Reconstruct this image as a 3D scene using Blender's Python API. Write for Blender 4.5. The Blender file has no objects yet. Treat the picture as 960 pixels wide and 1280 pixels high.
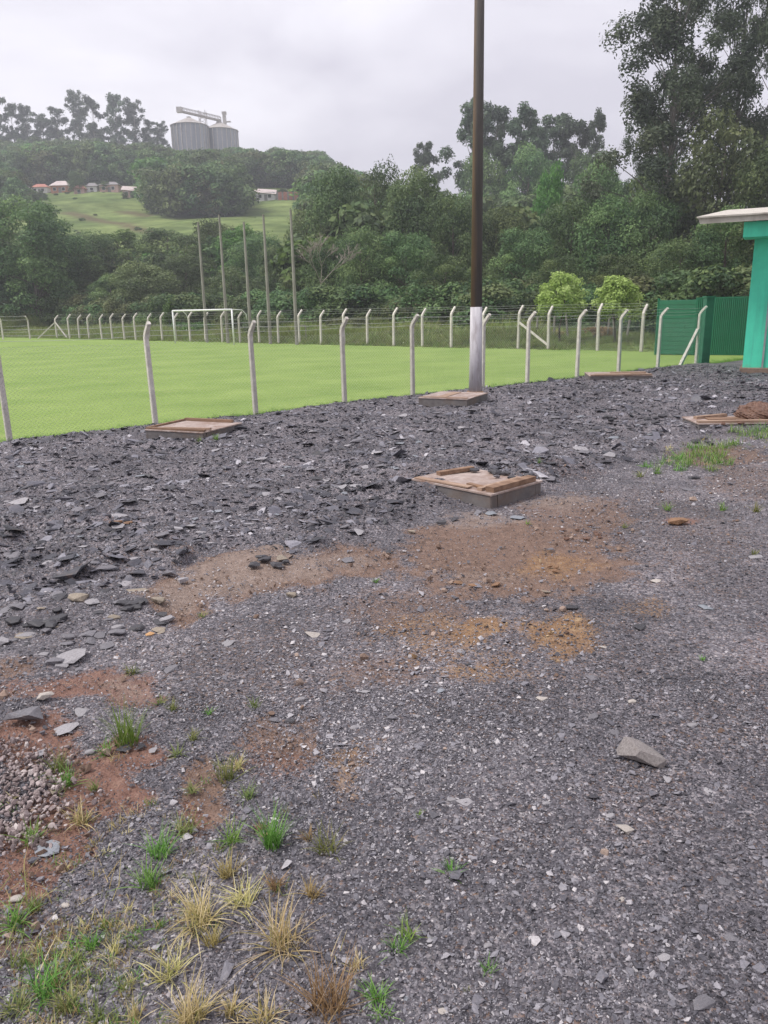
import bpy, bmesh, math, random
import numpy as np
from mathutils import Vector, Matrix, Euler
R = math.radians
rnd = random.Random(11)
rng = np.random.default_rng(5)
SC = bpy.context.scene
COL = SC.collection

# ------------------------------------------------------------------ camera
CAM_Z, PITCH, ROLL, FPX = 2.40, 14.9, -1.2, 963.0
cd = bpy.data.cameras.new('camera')
cam = bpy.data.objects.new('camera', cd)
COL.objects.link(cam)
cd.sensor_fit = 'VERTICAL'; cd.sensor_height = 36.0; cd.lens = 36.0 * FPX / 1280.0
cd.clip_start = 0.05; cd.clip_end = 3000
cam.matrix_world = Matrix.Translation((0, 0, CAM_Z)) @ Matrix.Rotation(R(90 - PITCH), 4, 'X') @ Matrix.Rotation(R(ROLL), 4, 'Z')
SC.camera = cam
CM = np.array(cam.matrix_world)[:3, :3]

# ------------------------------------------------------------------ light, sky, exposure
SUN_EL, SUN_AZ = 58.0, -100.0          # azimuth from +Y towards +X
SC.view_settings.view_transform = 'Standard'; SC.view_settings.look = 'None'
SC.view_settings.gamma = 1.0; SC.view_settings.use_curve_mapping = False
SC.view_settings.exposure = 1.2
sd = bpy.data.lights.new('sun', 'SUN'); sun = bpy.data.objects.new('sun', sd); COL.objects.link(sun)
sd.energy = 1.5; sd.angle = R(18); sd.color = (1.0, 0.97, 0.93)
dv = Vector((math.sin(R(SUN_AZ)) * math.cos(R(SUN_EL)), math.cos(R(SUN_AZ)) * math.cos(R(SUN_EL)), math.sin(R(SUN_EL))))
sun.rotation_euler = dv.to_track_quat('Z', 'Y').to_euler()
sun.location = dv * 60
w = bpy.data.worlds.new('World'); SC.world = w; w.use_nodes = True
nt = w.node_tree; nt.nodes.clear()
N = nt.nodes.new; L = nt.links.new
wo = N('ShaderNodeOutputWorld'); bg = N('ShaderNodeBackground'); L(bg.outputs[0], wo.inputs[0])
sky = N('ShaderNodeTexSky'); sky.sky_type = 'NISHITA'; sky.sun_disc = False
sky.sun_elevation = R(SUN_EL); sky.sun_rotation = R(SUN_AZ); sky.dust_density = 4.0
bg.inputs[1].default_value = 0.1
tc = N('ShaderNodeTexCoord')
mp = N('ShaderNodeMapping'); mp.inputs['Scale'].default_value = (1.0, 1.0, 2.6); mp.inputs['Location'].default_value = (0.35, 0.1, 0.2)
L(tc.outputs['Generated'], mp.inputs[0])
nz = N('ShaderNodeTexNoise'); nz.inputs['Scale'].default_value = 2.3; nz.inputs['Detail'].default_value = 6; nz.inputs['Roughness'].default_value = 0.5
nz.inputs['Distortion'].default_value = 0.3
L(mp.outputs[0], nz.inputs[0])
cr = N('ShaderNodeValToRGB'); L(nz.outputs[0], cr.inputs[0])
cr.color_ramp.elements[0].position = 0.42; cr.color_ramp.elements[0].color = (3.65, 3.48, 3.92, 1)
cr.color_ramp.elements[1].position = 0.62; cr.color_ramp.elements[1].color = (5.2, 5.03, 5.38, 1)
mx = N('ShaderNodeMix'); mx.data_type = 'RGBA'; mx.inputs[0].default_value = 0.92
L(sky.outputs[0], mx.inputs[6]); L(cr.outputs[0], mx.inputs[7]); L(mx.outputs[2], bg.inputs[0])
SC.cycles.use_denoising = True
SC.cycles.max_bounces = 6; SC.cycles.diffuse_bounces = 3; SC.cycles.glossy_bounces = 2; SC.cycles.transmission_bounces = 3
SC.cycles.volume_bounces = 0; SC.cycles.transparent_max_bounces = 8

# ------------------------------------------------------------------ small maths
def sstep(v, a, b):
    t = np.clip((v - a) / (b - a), 0, 1); return t * t * (3 - 2 * t)
def _h(ix, iy, s):
    n = (ix.astype(np.int64) * 374761393 + iy.astype(np.int64) * 668265263 + s * 1442695041) & 0xFFFFFFFF
    n = ((n ^ (n >> 13)) * 1274126177) & 0xFFFFFFFF
    n = (n ^ (n >> 16)) & 0xFFFFFF
    return n / 16777215.0
def vn(x, y, s=0):
    x = np.asarray(x, float); y = np.asarray(y, float)
    ix = np.floor(x); iy = np.floor(y); fx = x - ix; fy = y - iy
    fx = fx * fx * (3 - 2 * fx); fy = fy * fy * (3 - 2 * fy)
    a = _h(ix, iy, s); b = _h(ix + 1, iy, s); c = _h(ix, iy + 1, s); d = _h(ix + 1, iy + 1, s)
    return (a + (b - a) * fx) * (1 - fy) + (c + (d - c) * fx) * fy
def fbm(x, y, f, o=4, s=0, g=0.5):
    t = 0; a = 1; n = 0
    for i in range(o):
        t = t + a * (vn(x * f + i * 17.3, y * f - i * 9.1, s + i) - 0.5); n += a; a *= g; f *= 2.03
    return t / n * 2
def ray(px, py):
    v = np.array([(px - 480) / FPX, (640 - py) / FPX, -1.0]); return CM @ v

# ------------------------------------------------------------------ ground shape
FA = np.array([-7.4, 14.3]); FU = np.array([0.785, 0.620]); FU = FU / np.linalg.norm(FU); FN = np.array([FU[1], -FU[0]])   # near fence
BA = np.array([-33.0, 80.1]); BU = np.array([0.745, -0.667]); BU = BU / np.linalg.norm(BU); BN = np.array([-BU[1], BU[0]])   # far fence, BN points away from the pitch
def s_near(x, y): return (x - FA[0]) * FN[0] + (y - FA[1]) * FN[1]
def s_far(x, y): return (x - BA[0]) * BN[0] + (y - BA[1]) * BN[1]
def H0(x, y):
    s = s_near(x, y)
    return -0.12 * (1 - sstep(s, -0.35, -0.1)) + 0.11 * sstep(s, -0.1, 0.9) + 0.65 * np.clip(s / 17, 0, 1.5)
def hit(px, py, f=H0, tmax=60):
    d = ray(px, py); t = np.linspace(0.8, tmax, 6000)
    x = d[0] * t; y = d[1] * t; z = CAM_Z + d[2] * t
    k = np.argmax(z - f(x, y) < 0)
    return np.array([x[k], y[k], z[k]])
RB = [(-60, 790), (0, 772), (60, 765), (150, 750), (195, 735), (240, 702), (290, 690), (330, 700), (400, 690), (480, 664), (560, 645), (640, 632), (690, 610), (750, 590), (800, 572), (850, 552), (900, 545), (960, 540)]
_rb = np.array([hit(*p)[:2] for p in RB]); _rb = _rb[np.argsort(_rb[:, 0])]
def rubble(x, y):
    yb = np.interp(x, _rb[:, 0], _rb[:, 1]) + 0.35 * fbm(x, y, 1.7, 3, 5)
    m = sstep(y - yb, -0.05, 0.35) * sstep(s_near(x, y), -0.25, 0.1)
    return m * (1 - sstep(x - 0.12 * y, 8.0, 9.2))
MOUND = []
for px_, py_, sx_, sy_, hh_ in ((528, 622, .32, .30, .13), (672, 600, .25, .5, .10), (560, 590, .6, .3, .10), (292, 540, .35, .4, .12), (190, 560, .3, .3, .05), (615, 500, .4, .5, .10), (310, 700, .3, .25, .06), (160, 760, .3, .2, .07), (60, 775, .5, .25, .11), (20, 830, .3, .2, .07), (120, 800, .25, .18, .05), (30, 880, .15, .12, .04), (690, 590, .4, .4, .06)):
    q_ = hit(px_, py_); MOUND.append((q_[0], q_[1], sx_, sy_, hh_))
def H(x, y):
    x = np.asarray(x, float); y = np.asarray(y, float)
    r = rubble(x, y)
    z = H0(x, y) + 0.02 * fbm(x, y, 0.7, 3, 2) + 0.006 * fbm(x, y, 6, 3, 3)
    lump = 0.5 + 0.5 * fbm(x, y, 1.1, 3, 7)
    z = z + r * (0.015 + 0.07 * lump + 0.075 * fbm(x, y, 3.6, 4, 9) * (0.4 + lump) + 0.018 * fbm(x, y, 15, 2, 10))
    for bx_, by_, sx_, sy_, hh_ in MOUND: z = z + hh_ * np.exp(-((x - bx_) / sx_) ** 2 - ((y - by_) / sy_) ** 2) * (1 + .35 * fbm(x, y, 3.5, 3, 15))
    return z
# soil patches: px centre, px radii, kind (0 red, 1 brown mud, 2 yellow sand, 3 pale pebbles), strength
PATCH = [
 (640, 690, 130, 46, 1, 1.0), (560, 680, 60, 22, 1, .9), (720, 640, 70, 26, 1, .55), (760, 720, 60, 16, 1, .6), (330, 715, 90, 24, 1, 1.0), (225, 745, 40, 28, 1, 1.0), (440, 700, 60, 20, 1, .8),
 (520, 760, 90, 40, 1, .42), (640, 610, 40, 14, 1, .5), (160, 655, 22, 7, 0, .5), (225, 690, 22, 8, 1, .8),
 (705, 790, 50, 24, 2, .75), (600, 785, 40, 14, 2, .75), (530, 790, 60, 30, 2, .35), (585, 830, 55, 18, 2, .4), (720, 812, 30, 14, 2, .6), (800, 760, 40, 14, 2, .3), (690, 705, 50, 16, 2, .45), (480, 840, 70, 28, 1, .4),
 (350, 920, 50, 34, 1, .6), (340, 950, 45, 30, 0, .3), (430, 955, 34, 30, 2, .28), (425, 965, 30, 22, 1, .5),
 (150, 950, 48, 26, 0, .9), (110, 990, 48, 50, 0, 1.0), (70, 1060, 70, 46, 0, 1.0), (20, 1095, 60, 32, 0, .85), (30, 930, 60, 30, 0, 1.0), (120, 860, 80, 18, 0, .7), (30, 865, 60, 16, 0, .5), (20, 840, 30, 10, 1, .5),
 (255, 990, 28, 40, 1, 1.0), (240, 1020, 24, 22, 0, .5), (25, 1180, 60, 40, 1, .5), (900, 570, 60, 14, 1, .6), (930, 600, 60, 22, 1, .35), (847, 652, 20, 6, 0, .6), (690, 590, 50, 10, 0, .35), (520, 600, 30, 10, 0, .3),
 (620, 790, 220, 80, 1, .17), (800, 660, 160, 60, 1, .2), (330, 830, 160, 60, 1, .18), (150, 700, 60, 14, 1, .35), (345, 708, 70, 15, 4, 1.0), (280, 722, 60, 16, 4, .9), (222, 745, 30, 20, 4, .8), (430, 700, 40, 10, 4, .5), (600, 650, 50, 10, 4, .5), (700, 625, 50, 9, 4, .55), (432, 962, 26, 22, 4, .6), (150, 860, 40, 12, 4, .4), (600, 720, 60, 8, 4, .35), (955, 830, 30, 60, 0, .15), (800, 1000, 60, 60, 1, .18), (900, 900, 90, 60, 1, .15), (640, 1040, 60, 40, 1, .12),
 (22, 1005, 60, 62, 3, 1.0), (35, 955, 44, 30, 3, .8), (15, 1055, 30, 20, 3, .7),
]
_P = []
for (cx, cy, rx, ry, k, st) in PATCH:
    c = hit(cx, cy)[:2]; a = hit(cx + rx, cy)[:2] - c; b = (hit(cx, cy - ry)[:2] - hit(cx, cy + ry)[:2]) / 2
    _P.append((c, np.linalg.inv(np.stack([a, b], 1)), k, st))
def soils(x, y):
    x = np.asarray(x, float); y = np.asarray(y, float)
    out = np.zeros((5,) + x.shape)
    wx = x + 0.12 * fbm(x, y, 3.1, 4, 21); wy = y + 0.2 * fbm(x, y, 2.7, 4, 33)
    nn = fbm(x, y, 9, 3, 41) * 0.35
    for c, Mi, k, st in _P:
        u = Mi[0, 0] * (wx - c[0]) + Mi[0, 1] * (wy - c[1]); v = Mi[1, 0] * (wx - c[0]) + Mi[1, 1] * (wy - c[1])
        m = st * (1 - sstep(np.sqrt(u * u + v * v) + nn * 1.4, 0.55, 1.40))
        out[k] = np.maximum(out[k], m * 1.0)
    r = rubble(x, y)
    out[:3] *= (1 - 0.6 * r)
    return out
def G(px, py): return hit(px, py, H)

# terrain beyond the pitch: (depth, photo row of the slope at column 150)
_HK = [(135, 322), (165, 302), (200, 272), (236, 246), (290, 226), (345, 209)]
_HD = np.array([0, 92] + [k[0] for k in _HK] + [400, 520, 800, 2000]); _HZ = [0, 0]
for D_, py_ in _HK:
    d_ = ray(150, py_); _HZ.append(CAM_Z + d_[2] * D_ / d_[1])
_HZ = np.array(_HZ + [_HZ[-1] + 4, _HZ[-1], _HZ[-1] - 25, -10])
def HT(x, y):
    x = np.asarray(x, float); y = np.asarray(y, float)
    b = s_far(x, y)
    a = x / np.maximum(y, 20)
    lat = 1 - 0.62 * sstep(a, -0.12, 0.12)
    z = -0.35 + 0.45 * sstep(b, -1.5, 0.6) + 0.5 * sstep(b, 1, 9)
    d = y
    hill = np.interp(d, _HD, _HZ) * lat
    z = z + hill + (0.05 * hill * fbm(x, y, 0.012, 3, 51) + 1.0 * fbm(x, y, 0.05, 3, 52)) * sstep(d, 100, 160)
    return z
def at(px, D, row=None):
    """point at depth D seen under photo column px, standing on the far terrain"""
    y = D; d = ray(px, hor(px) if row is None else row); x = D * d[0] / d[1]
    return x, y, float(HT(x, y))
def z_at(px, py, D):
    d = ray(px, py); return CAM_Z + d[2] * D / d[1]
def hor(px): return 384 - (px - 480) * 0.0209

# ------------------------------------------------------------------ helpers
def tag(o, label=None, cat=None, group=None, kind=None):
    if label: o['label'] = label
    if cat: o['category'] = cat
    if group: o['group'] = group
    if kind: o['kind'] = kind
    return o
def obj(name, me, mat=None, parent=None):
    o = bpy.data.objects.new(name, me); COL.objects.link(o)
    if mat and not me.materials: me.materials.append(mat)
    if parent: o.parent = parent
    return o
def empty(name, loc, rz=0.0):
    o = bpy.data.objects.new(name, None); COL.objects.link(o); o.location = loc; o.rotation_euler = (0, 0, rz); o.empty_display_size = 0.2
    return o
def mesh(name, V, F, smooth=False, attrs=None):
    V = np.asarray(V, np.float32)
    me = bpy.data.meshes.new(name)
    if isinstance(F, np.ndarray):
        n, k = F.shape
        me.vertices.add(len(V)); me.vertices.foreach_set('co', V.ravel())
        me.loops.add(n * k); me.loops.foreach_set('vertex_index', F.astype(np.int32).ravel())
        me.polygons.add(n); me.polygons.foreach_set('loop_start', np.arange(0, n * k, k, dtype=np.int32))
        me.polygons.foreach_set('loop_total', np.full(n, k, np.int32))
        me.update(calc_edges=True)
    else:
        me.from_pydata(V.tolist(), [], F); me.update()
    if smooth: me.polygons.foreach_set('use_smooth', np.ones(len(me.polygons), bool))
    for k, a in (attrs or {}).items():
        at_ = me.attributes.new(k, 'FLOAT', 'POINT'); at_.data.foreach_set('value', np.asarray(a, np.float32))
    return me
class MB:
    def __init__(s): s.b = bmesh.new()
    def box(s, c, size, rot=None, bev=0.0):
        m = Matrix.Translation(c) @ (rot if rot is not None else Matrix.Identity(4)) @ Matrix.Diagonal((size[0], size[1], size[2], 1))
        r = bmesh.ops.create_cube(s.b, size=1.0, matrix=m)
        if bev:
            es = list({e for v in r['verts'] for e in v.link_edges})
            bmesh.ops.bevel(s.b, geom=es, offset=bev, segments=1, affect='EDGES')
        return s
    def bar(s, a, b, wd, dp=None, up=(0, 0, 1)):
        a = Vector(a); b = Vector(b); d = b - a
        q = d.to_track_quat('X', 'Z').to_matrix().to_4x4()
        return s.box((a + b) / 2, (d.length, wd, dp or wd), q)
    def tube(s, pts, rad, seg=8, caps=True):
        P = [Vector(p) for p in pts]; rr = rad if hasattr(rad, '__len__') else [rad] * len(P); rings = []
        for i, p in enumerate(P):
            d = (P[min(i + 1, len(P) - 1)] - P[max(i - 1, 0)]).normalized()
            u = d.cross(Vector((0.13, 1, 0.07))).normalized() if abs(d.y) < 0.95 else d.cross(Vector((1, 0, 0))).normalized()
            v = d.cross(u)
            rings.append([s.b.verts.new(p + (u * math.cos(t) + v * math.sin(t)) * rr[i]) for t in [2 * math.pi * k / seg for k in range(seg)]])
        for A, B in zip(rings, rings[1:]):
            for k in range(seg): s.b.faces.new((A[k], A[(k + 1) % seg], B[(k + 1) % seg], B[k]))
        if caps and seg > 2:
            s.b.faces.new(rings[0]); s.b.faces.new(rings[-1][::-1])
        return s
    def prism(s, poly, z0, z1):
        a = [s.b.verts.new((x, y, z0)) for x, y in poly]; b = [s.b.verts.new((x, y, z1)) for x, y in poly]
        s.b.faces.new(a[::-1]); s.b.faces.new(b)
        for i in range(len(poly)): j = (i + 1) % len(poly); s.b.faces.new((a[i], a[j], b[j], b[i]))
        return s
    def me(s, name, smooth=False):
        bmesh.ops.recalc_face_normals(s.b, faces=s.b.faces)
        me = bpy.data.meshes.new(name); s.b.to_mesh(me); s.b.free()
        if smooth: me.polygons.foreach_set('use_smooth', np.ones(len(me.polygons), bool))
        return me
    def build(s, name, mat=None, parent=None, smooth=False): return obj(name, s.me(name, smooth), mat, parent)
def copy_tree(o, parent=None):
    c = o.copy(); COL.objects.link(c)
    if parent: c.parent = parent
    for ch in list(o.children): copy_tree(ch, c)
    return c

# ------------------------------------------------------------------ materials
def new_mat(name):
    m = bpy.data.materials.new(name); m.use_nodes = True; t = m.node_tree
    return m, t, t.nodes['Principled BSDF'], t.nodes.new, t.links.new
def ramp(t, stops):
    r = t.nodes.new('ShaderNodeValToRGB'); e = r.color_ramp.elements
    while len(e) < len(stops): e.new(0.5)
    for i, (p, c) in enumerate(stops): e[i].position = p; e[i].color = (*c, 1)
    return r
def noise(t, sc, det=5, ro=0.6, co='Object', vec=None, mapping=None):
    n = t.nodes.new('ShaderNodeTexNoise'); n.inputs['Scale'].default_value = sc; n.inputs['Detail'].default_value = det; n.inputs['Roughness'].default_value = ro
    if vec is None:
        c = t.nodes.new('ShaderNodeTexCoord'); vec = c.outputs[co]
    if mapping:
        mp = t.nodes.new('ShaderNodeMapping'); mp.inputs['Scale'].default_value = mapping; t.links.new(vec, mp.inputs[0]); vec = mp.outputs[0]
    t.links.new(vec, n.inputs['Vector']); return n
def mix(t, fac, a, b, mode='MIX'):
    m = t.nodes.new('ShaderNodeMix'); m.data_type = 'RGBA'; m.blend_type = mode
    for s, v in ((m.inputs[0], fac), (m.inputs[6], a), (m.inputs[7], b)):
        if hasattr(v, 'is_output'): t.links.new(v, s)
        elif isinstance(v, tuple): s.default_value = (*v, 1)
        else: s.default_value = v
    return m.outputs[2]
def math_(t, op, a, b=None):
    m = t.nodes.new('ShaderNodeMath'); m.operation = op
    for s, v in ((m.inputs[0], a), (m.inputs[1], b)):
        if v is None: continue
        if hasattr(v, 'is_output'): t.links.new(v, s)
        else: s.default_value = v
    return m.outputs[0]
def bump(t, p, h, st, dist=0.01, prev=None):
    b = t.nodes.new('ShaderNodeBump'); b.inputs['Strength'].default_value = st; b.inputs['Distance'].default_value = dist
    t.links.new(h, b.inputs['Height'])
    if prev: t.links.new(prev, b.inputs['Normal'])
    t.links.new(b.outputs[0], p.inputs['Normal']); return b.outputs[0]
def simple(name, c1, c2, sc=6, rough=0.8, bmp=0.3, dist=0.01, dirt=None, dsc=1.5, dthr=(0.5, 0.7), mapping=None, metal=0.0, rand=0.0):
    m, t, p, N, L = new_mat(name)
    n = noise(t, sc, 7, 0.65, mapping=mapping); r = ramp(t, [(0.35, c1), (0.65, c2)]); L(n.outputs[0], r.inputs[0]); c = r.outputs[0]
    if dirt:
        n2 = noise(t, dsc, 8, 0.7, mapping=mapping); r2 = ramp(t, [(dthr[0], (0, 0, 0)), (dthr[1], (1, 1, 1))]); L(n2.outputs[0], r2.inputs[0]); c = mix(t, r2.outputs[0], c, dirt)
    if rand:
        oi = N('ShaderNodeObjectInfo'); f = math_(t, 'MULTIPLY_ADD', oi.outputs['Random'], rand * 2); f.node.inputs[2].default_value = 1 - rand
        h = N('ShaderNodeHueSaturation'); L(f, h.inputs['Value']); L(c, h.inputs['Color']); c = h.outputs[0]
    L(c, p.inputs['Base Color']); p.inputs['Roughness'].default_value = rough; p.inputs['Metallic'].default_value = metal
    if bmp: bump(t, p, n.outputs[0], bmp, dist)
    return m
def leaf_mat(name, dark, mid, light, rand=0.30, trans=0.30):
    m, t, p, N, L = new_mat(name)
    a = N('ShaderNodeAttribute'); a.attribute_name = 'tone'
    r = ramp(t, [(0.0, dark), (0.5, mid), (1.0, light)]); L(a.outputs['Fac'], r.inputs[0])
    oi = N('ShaderNodeObjectInfo')
    f = math_(t, 'MULTIPLY_ADD', oi.outputs['Random'], rand * 2); f.node.inputs[2].default_value = 1 - rand
    h = N('ShaderNodeHueSaturation'); h.inputs['Saturation'].default_value = 1.1; L(f, h.inputs['Value']); L(r.outputs[0], h.inputs['Color'])
    g = math_(t, 'MULTIPLY_ADD', oi.outputs['Random'], 0.05); g.node.inputs[2].default_value = 0.478; L(g, h.inputs['Hue'])
    L(h.outputs[0], p.inputs['Base Color']); p.inputs['Roughness'].default_value = 0.6; p.inputs['Specular IOR Level'].default_value = 0.25
    tr = N('ShaderNodeBsdfTranslucent'); L(h.outputs[0], tr.inputs[0])
    ms = N('ShaderNodeMixShader'); ms.inputs[0].default_value = trans
    o = t.nodes['Material Output']; L(p.outputs[0], ms.inputs[1]); L(tr.outputs[0], ms.inputs[2]); L(ms.outputs[0], o.inputs[0])
    return m
M = {}
M['post'] = simple('weathered_white_concrete', (0.50, 0.46, 0.42), (0.68, 0.64, 0.58), 9, 0.9, 0.3, 0.004, dirt=(0.28, 0.24, 0.20), dsc=3.0, dthr=(0.55, 0.8), rand=0.12)
M['wire'] = simple('galvanised_wire', (0.45, 0.46, 0.46), (0.58, 0.58, 0.57), 3, 0.5, 0, metal=0.4)
M['goalwhite'] = simple('white_goal_paint', (0.74, 0.74, 0.74), (0.82, 0.82, 0.82), 8, 0.5, 0.1)
M['poleold'] = simple('old_grey_wood', (0.20, 0.185, 0.165), (0.33, 0.31, 0.28), 5, 0.9, 0.4, mapping=(1, 1, 0.15))
M['concrete'] = simple('damp_grey_concrete', (0.11, 0.10, 0.10), (0.17, 0.155, 0.15), 8, 0.9, 0.5, 0.01, dirt=(0.14, 0.09, 0.06), dsc=2.2, dthr=(0.5, 0.75))
M['timber'] = simple('raw_timber', (0.22, 0.14, 0.095), (0.40, 0.28, 0.205), 7, 0.8, 0.4, 0.004, dirt=(0.14, 0.055, 0.025), dsc=5, dthr=(0.55, 0.75), mapping=(0.25, 2.2, 2.2))
M['ply'] = simple('pinkish_plywood', (0.27, 0.205, 0.18), (0.46, 0.385, 0.35), 7, 0.75, 0.2, 0.003, dirt=(0.20, 0.115, 0.08), dsc=4, dthr=(0.45, 0.70))
M['rust'] = simple('orange_wood', (0.15, 0.085, 0.052), (0.28, 0.175, 0.115), 6, 0.85, 0.4, mapping=(0.4, 2, 2))
M['turq'] = simple('turquoise_render', (0.070, 0.62, 0.40), (0.085, 0.70, 0.46), 2.5, 0.75, 0.15, 0.004, dirt=(0.08, 0.52, 0.36), dsc=1.2, dthr=(0.55, 0.8))
m_ = M['turq']; t_ = m_.node_tree; p_ = t_.nodes['Principled BSDF']; src = p_.inputs['Base Color'].links[0].from_socket
tc_ = t_.nodes.new('ShaderNodeTexCoord'); se_ = t_.nodes.new('ShaderNodeSeparateXYZ'); t_.links.new(tc_.outputs['Object'], se_.inputs[0]); n_ = noise(t_, 5, 7, .7)
e_ = math_(t_, 'ADD', math_(t_, 'MULTIPLY', se_.outputs[2], -1.6), math_(t_, 'MULTIPLY', n_.outputs[0], 1.6)); q_ = t_.nodes.new('ShaderNodeMapRange'); t_.links.new(e_, q_.inputs[0]); q_.inputs[1].default_value = .35; q_.inputs[2].default_value = .9; q_.inputs[4].default_value = .6
n3_ = noise(t_, 3.0, 6, .7, mapping=(2.5, 2.5, .12)); r3_ = ramp(t_, [(.5, (0, 0, 0)), (.72, (.35, .35, .35))]); t_.links.new(n3_.outputs[0], r3_.inputs[0])
t_.links.new(mix(t_, r3_.outputs[0], mix(t_, q_.outputs[0], src, (.20, .13, .09)), (.05, .30, .21)), p_.inputs['Base Color'])
M['seam'] = simple('grey_downpipe', (0.22, 0.23, 0.24), (0.32, 0.33, 0.34), 4, 0.6, 0.1)
M['dark'] = simple('dark_opening', (0.015, 0.02, 0.02), (0.03, 0.035, 0.035), 4, 0.4, 0)
M['plinth'] = simple('stained_plinth', (0.13, 0.085, 0.06), (0.22, 0.16, 0.12), 5, 0.9, 0.3)
M['slab'] = simple('weathered_roof_slab', (0.42, 0.39, 0.34), (0.62, 0.58, 0.52), 5, 0.9, 0.3, dirt=(0.20, 0.17, 0.14), dsc=2.5, dthr=(0.5, 0.75), mapping=(1, 1, 0.3))
M['gategreen'] = simple('dark_green_sheet', (0.012, 0.135, 0.068), (0.018, 0.17, 0.09), 2.5, 0.55, 0.1, dirt=(0.03, 0.12, 0.07), dsc=1.2, dthr=(0.5, 0.8))
M['pillargreen'] = simple('green_pillar_paint', (0.018, 0.11, 0.07), (0.028, 0.15, 0.09), 3, 0.8, 0.2)
M['galv'] = simple('galvanised_silo_steel', (0.17, 0.18, 0.215), (0.25, 0.26, 0.30), 0.4, 0.5, 0, metal=0.3, dirt=(0.33, 0.335, 0.36), dsc=0.25, dthr=(0.45, 0.7), mapping=(1, 1, 0.1))
M['galvroof'] = simple('silo_roof_steel', (0.40, 0.37, 0.34), (0.50, 0.47, 0.44), 0.6, 0.5, 0, metal=0.2, dirt=(0.30, 0.24, 0.19), dsc=0.4, dthr=(0.5, 0.75))
M['truss'] = simple('rusty_truss_steel', (0.30, 0.27, 0.24), (0.42, 0.38, 0.34), 1, 0.6, 0)
M['orangewall'] = simple('orange_brick_wall', (0.42, 0.17, 0.10), (0.52, 0.25, 0.16), 3, 0.9, 0)
M['whitewall'] = simple('pale_house_wall', (0.62, 0.60, 0.60), (0.74, 0.72, 0.72), 1.5, 0.9, 0)
M['pinkwall'] = simple('pink_house_wall', (0.52, 0.34, 0.30), (0.62, 0.42, 0.38), 1.5, 0.9, 0)
M['palertile'] = simple('pale_tile_roof', (0.48, 0.40, 0.38), (0.62, 0.54, 0.52), 2, 0.9, 0)
M['redtile'] = simple('red_tile_roof', (0.36, 0.14, 0.10), (0.48, 0.22, 0.17), 2, 0.9, 0)
M['greyroof'] = simple('grey_sheet_roof', (0.18, 0.17, 0.17), (0.30, 0.28, 0.28), 1, 0.8, 0)
M['bark'] = simple('grey_brown_bark', (0.06, 0.045, 0.035), (0.13, 0.105, 0.085), 4, 0.95, 0.6, 0.03, mapping=(1, 1, 0.25))
M['eucbark'] = simple('pale_eucalyptus_bark', (0.20, 0.17, 0.15), (0.38, 0.34, 0.30), 2, 0.9, 0.2, 0.02, mapping=(1, 1, 0.2))
M['deadwood'] = simple('bleached_dead_wood', (0.20, 0.17, 0.14), (0.34, 0.30, 0.26), 3, 0.95, 0)
M['leaf'] = leaf_mat('broadleaf', (0.048, 0.085, 0.040), (0.112, 0.172, 0.074), (0.22, 0.285, 0.12))
M['leafy'] = leaf_mat('bright_leaf', (0.055, 0.12, 0.034), (0.12, 0.215, 0.06), (0.21, 0.32, 0.10))
M['leafo'] = leaf_mat('olive_leaf', (0.065, 0.086, 0.042), (0.135, 0.158, 0.075), (0.22, 0.24, 0.115))
M['gbark'] = simple('dull_eucalyptus_bark', (0.10, 0.085, 0.075), (0.20, 0.175, 0.155), 2, 0.9, 0.2, 0.02, mapping=(1, 1, 0.2))
M['euc'] = leaf_mat('eucalyptus_leaf', (0.050, 0.076, 0.050), (0.100, 0.138, 0.086), (0.175, 0.215, 0.13))
M['lime'] = leaf_mat('lime_leaf', (0.22, 0.31, 0.09), (0.38, 0.50, 0.17), (0.55, 0.66, 0.30), 0.08, 0.35)
M['rough'] = leaf_mat('rough_grass_blades', (0.13, 0.185, 0.055), (0.24, 0.31, 0.10), (0.38, 0.43, 0.18), 0.1)
M['tgreen'] = leaf_mat('tuft_green', (0.07, 0.14, 0.03), (0.17, 0.29, 0.075), (0.34, 0.46, 0.17), 0.1, 0.3)
M['tstraw'] = leaf_mat('tuft_straw', (0.22, 0.24, 0.08), (0.54, 0.46, 0.24), (0.78, 0.68, 0.46), 0.1, 0.3)
M['tolive'] = leaf_mat('tuft_olive', (0.09, 0.13, 0.04), (0.20, 0.23, 0.09), (0.40, 0.38, 0.19), 0.1, 0.3)
M['tbrown'] = leaf_mat('tuft_brown', (0.17, 0.125, 0.06), (0.36, 0.27, 0.14), (0.55, 0.45, 0.28), 0.1, 0.3)

def stone_mat(name, stops, inst=False, rough=0.62, red=0.06):
    m, t, p, N, L = new_mat(name)
    if inst:
        a = N('ShaderNodeAttribute'); a.attribute_type = 'INSTANCER'; a.attribute_name = 'tint'; fac = a.outputs['Fac']
    else:
        a = N('ShaderNodeObjectInfo'); fac = a.outputs['Random']
    r = ramp(t, stops); L(fac, r.inputs[0])
    n = noise(t, 6 if inst else 14, 6, 0.7); rr = ramp(t, [(0.3, (0.62, 0.62, 0.62)), (0.7, (1.25, 1.25, 1.25))]); L(n.outputs[0], rr.inputs[0])
    c = mix(t, 1.0, r.outputs[0], rr.outputs[0], 'MULTIPLY')
    n2 = noise(t, 3 if inst else 5, 4, 0.7); r2 = ramp(t, [(0.58, (0, 0, 0)), (0.75, (0.6, 0.6, 0.6))]); L(n2.outputs[0], r2.inputs[0])
    c = mix(t, r2.outputs[0], c, (0.16, 0.10, 0.07))
    L(c, p.inputs['Base Color']); p.inputs['Roughness'].default_value = rough
    bump(t, p, n.outputs[0], 0.35, 0.01); return m
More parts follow.
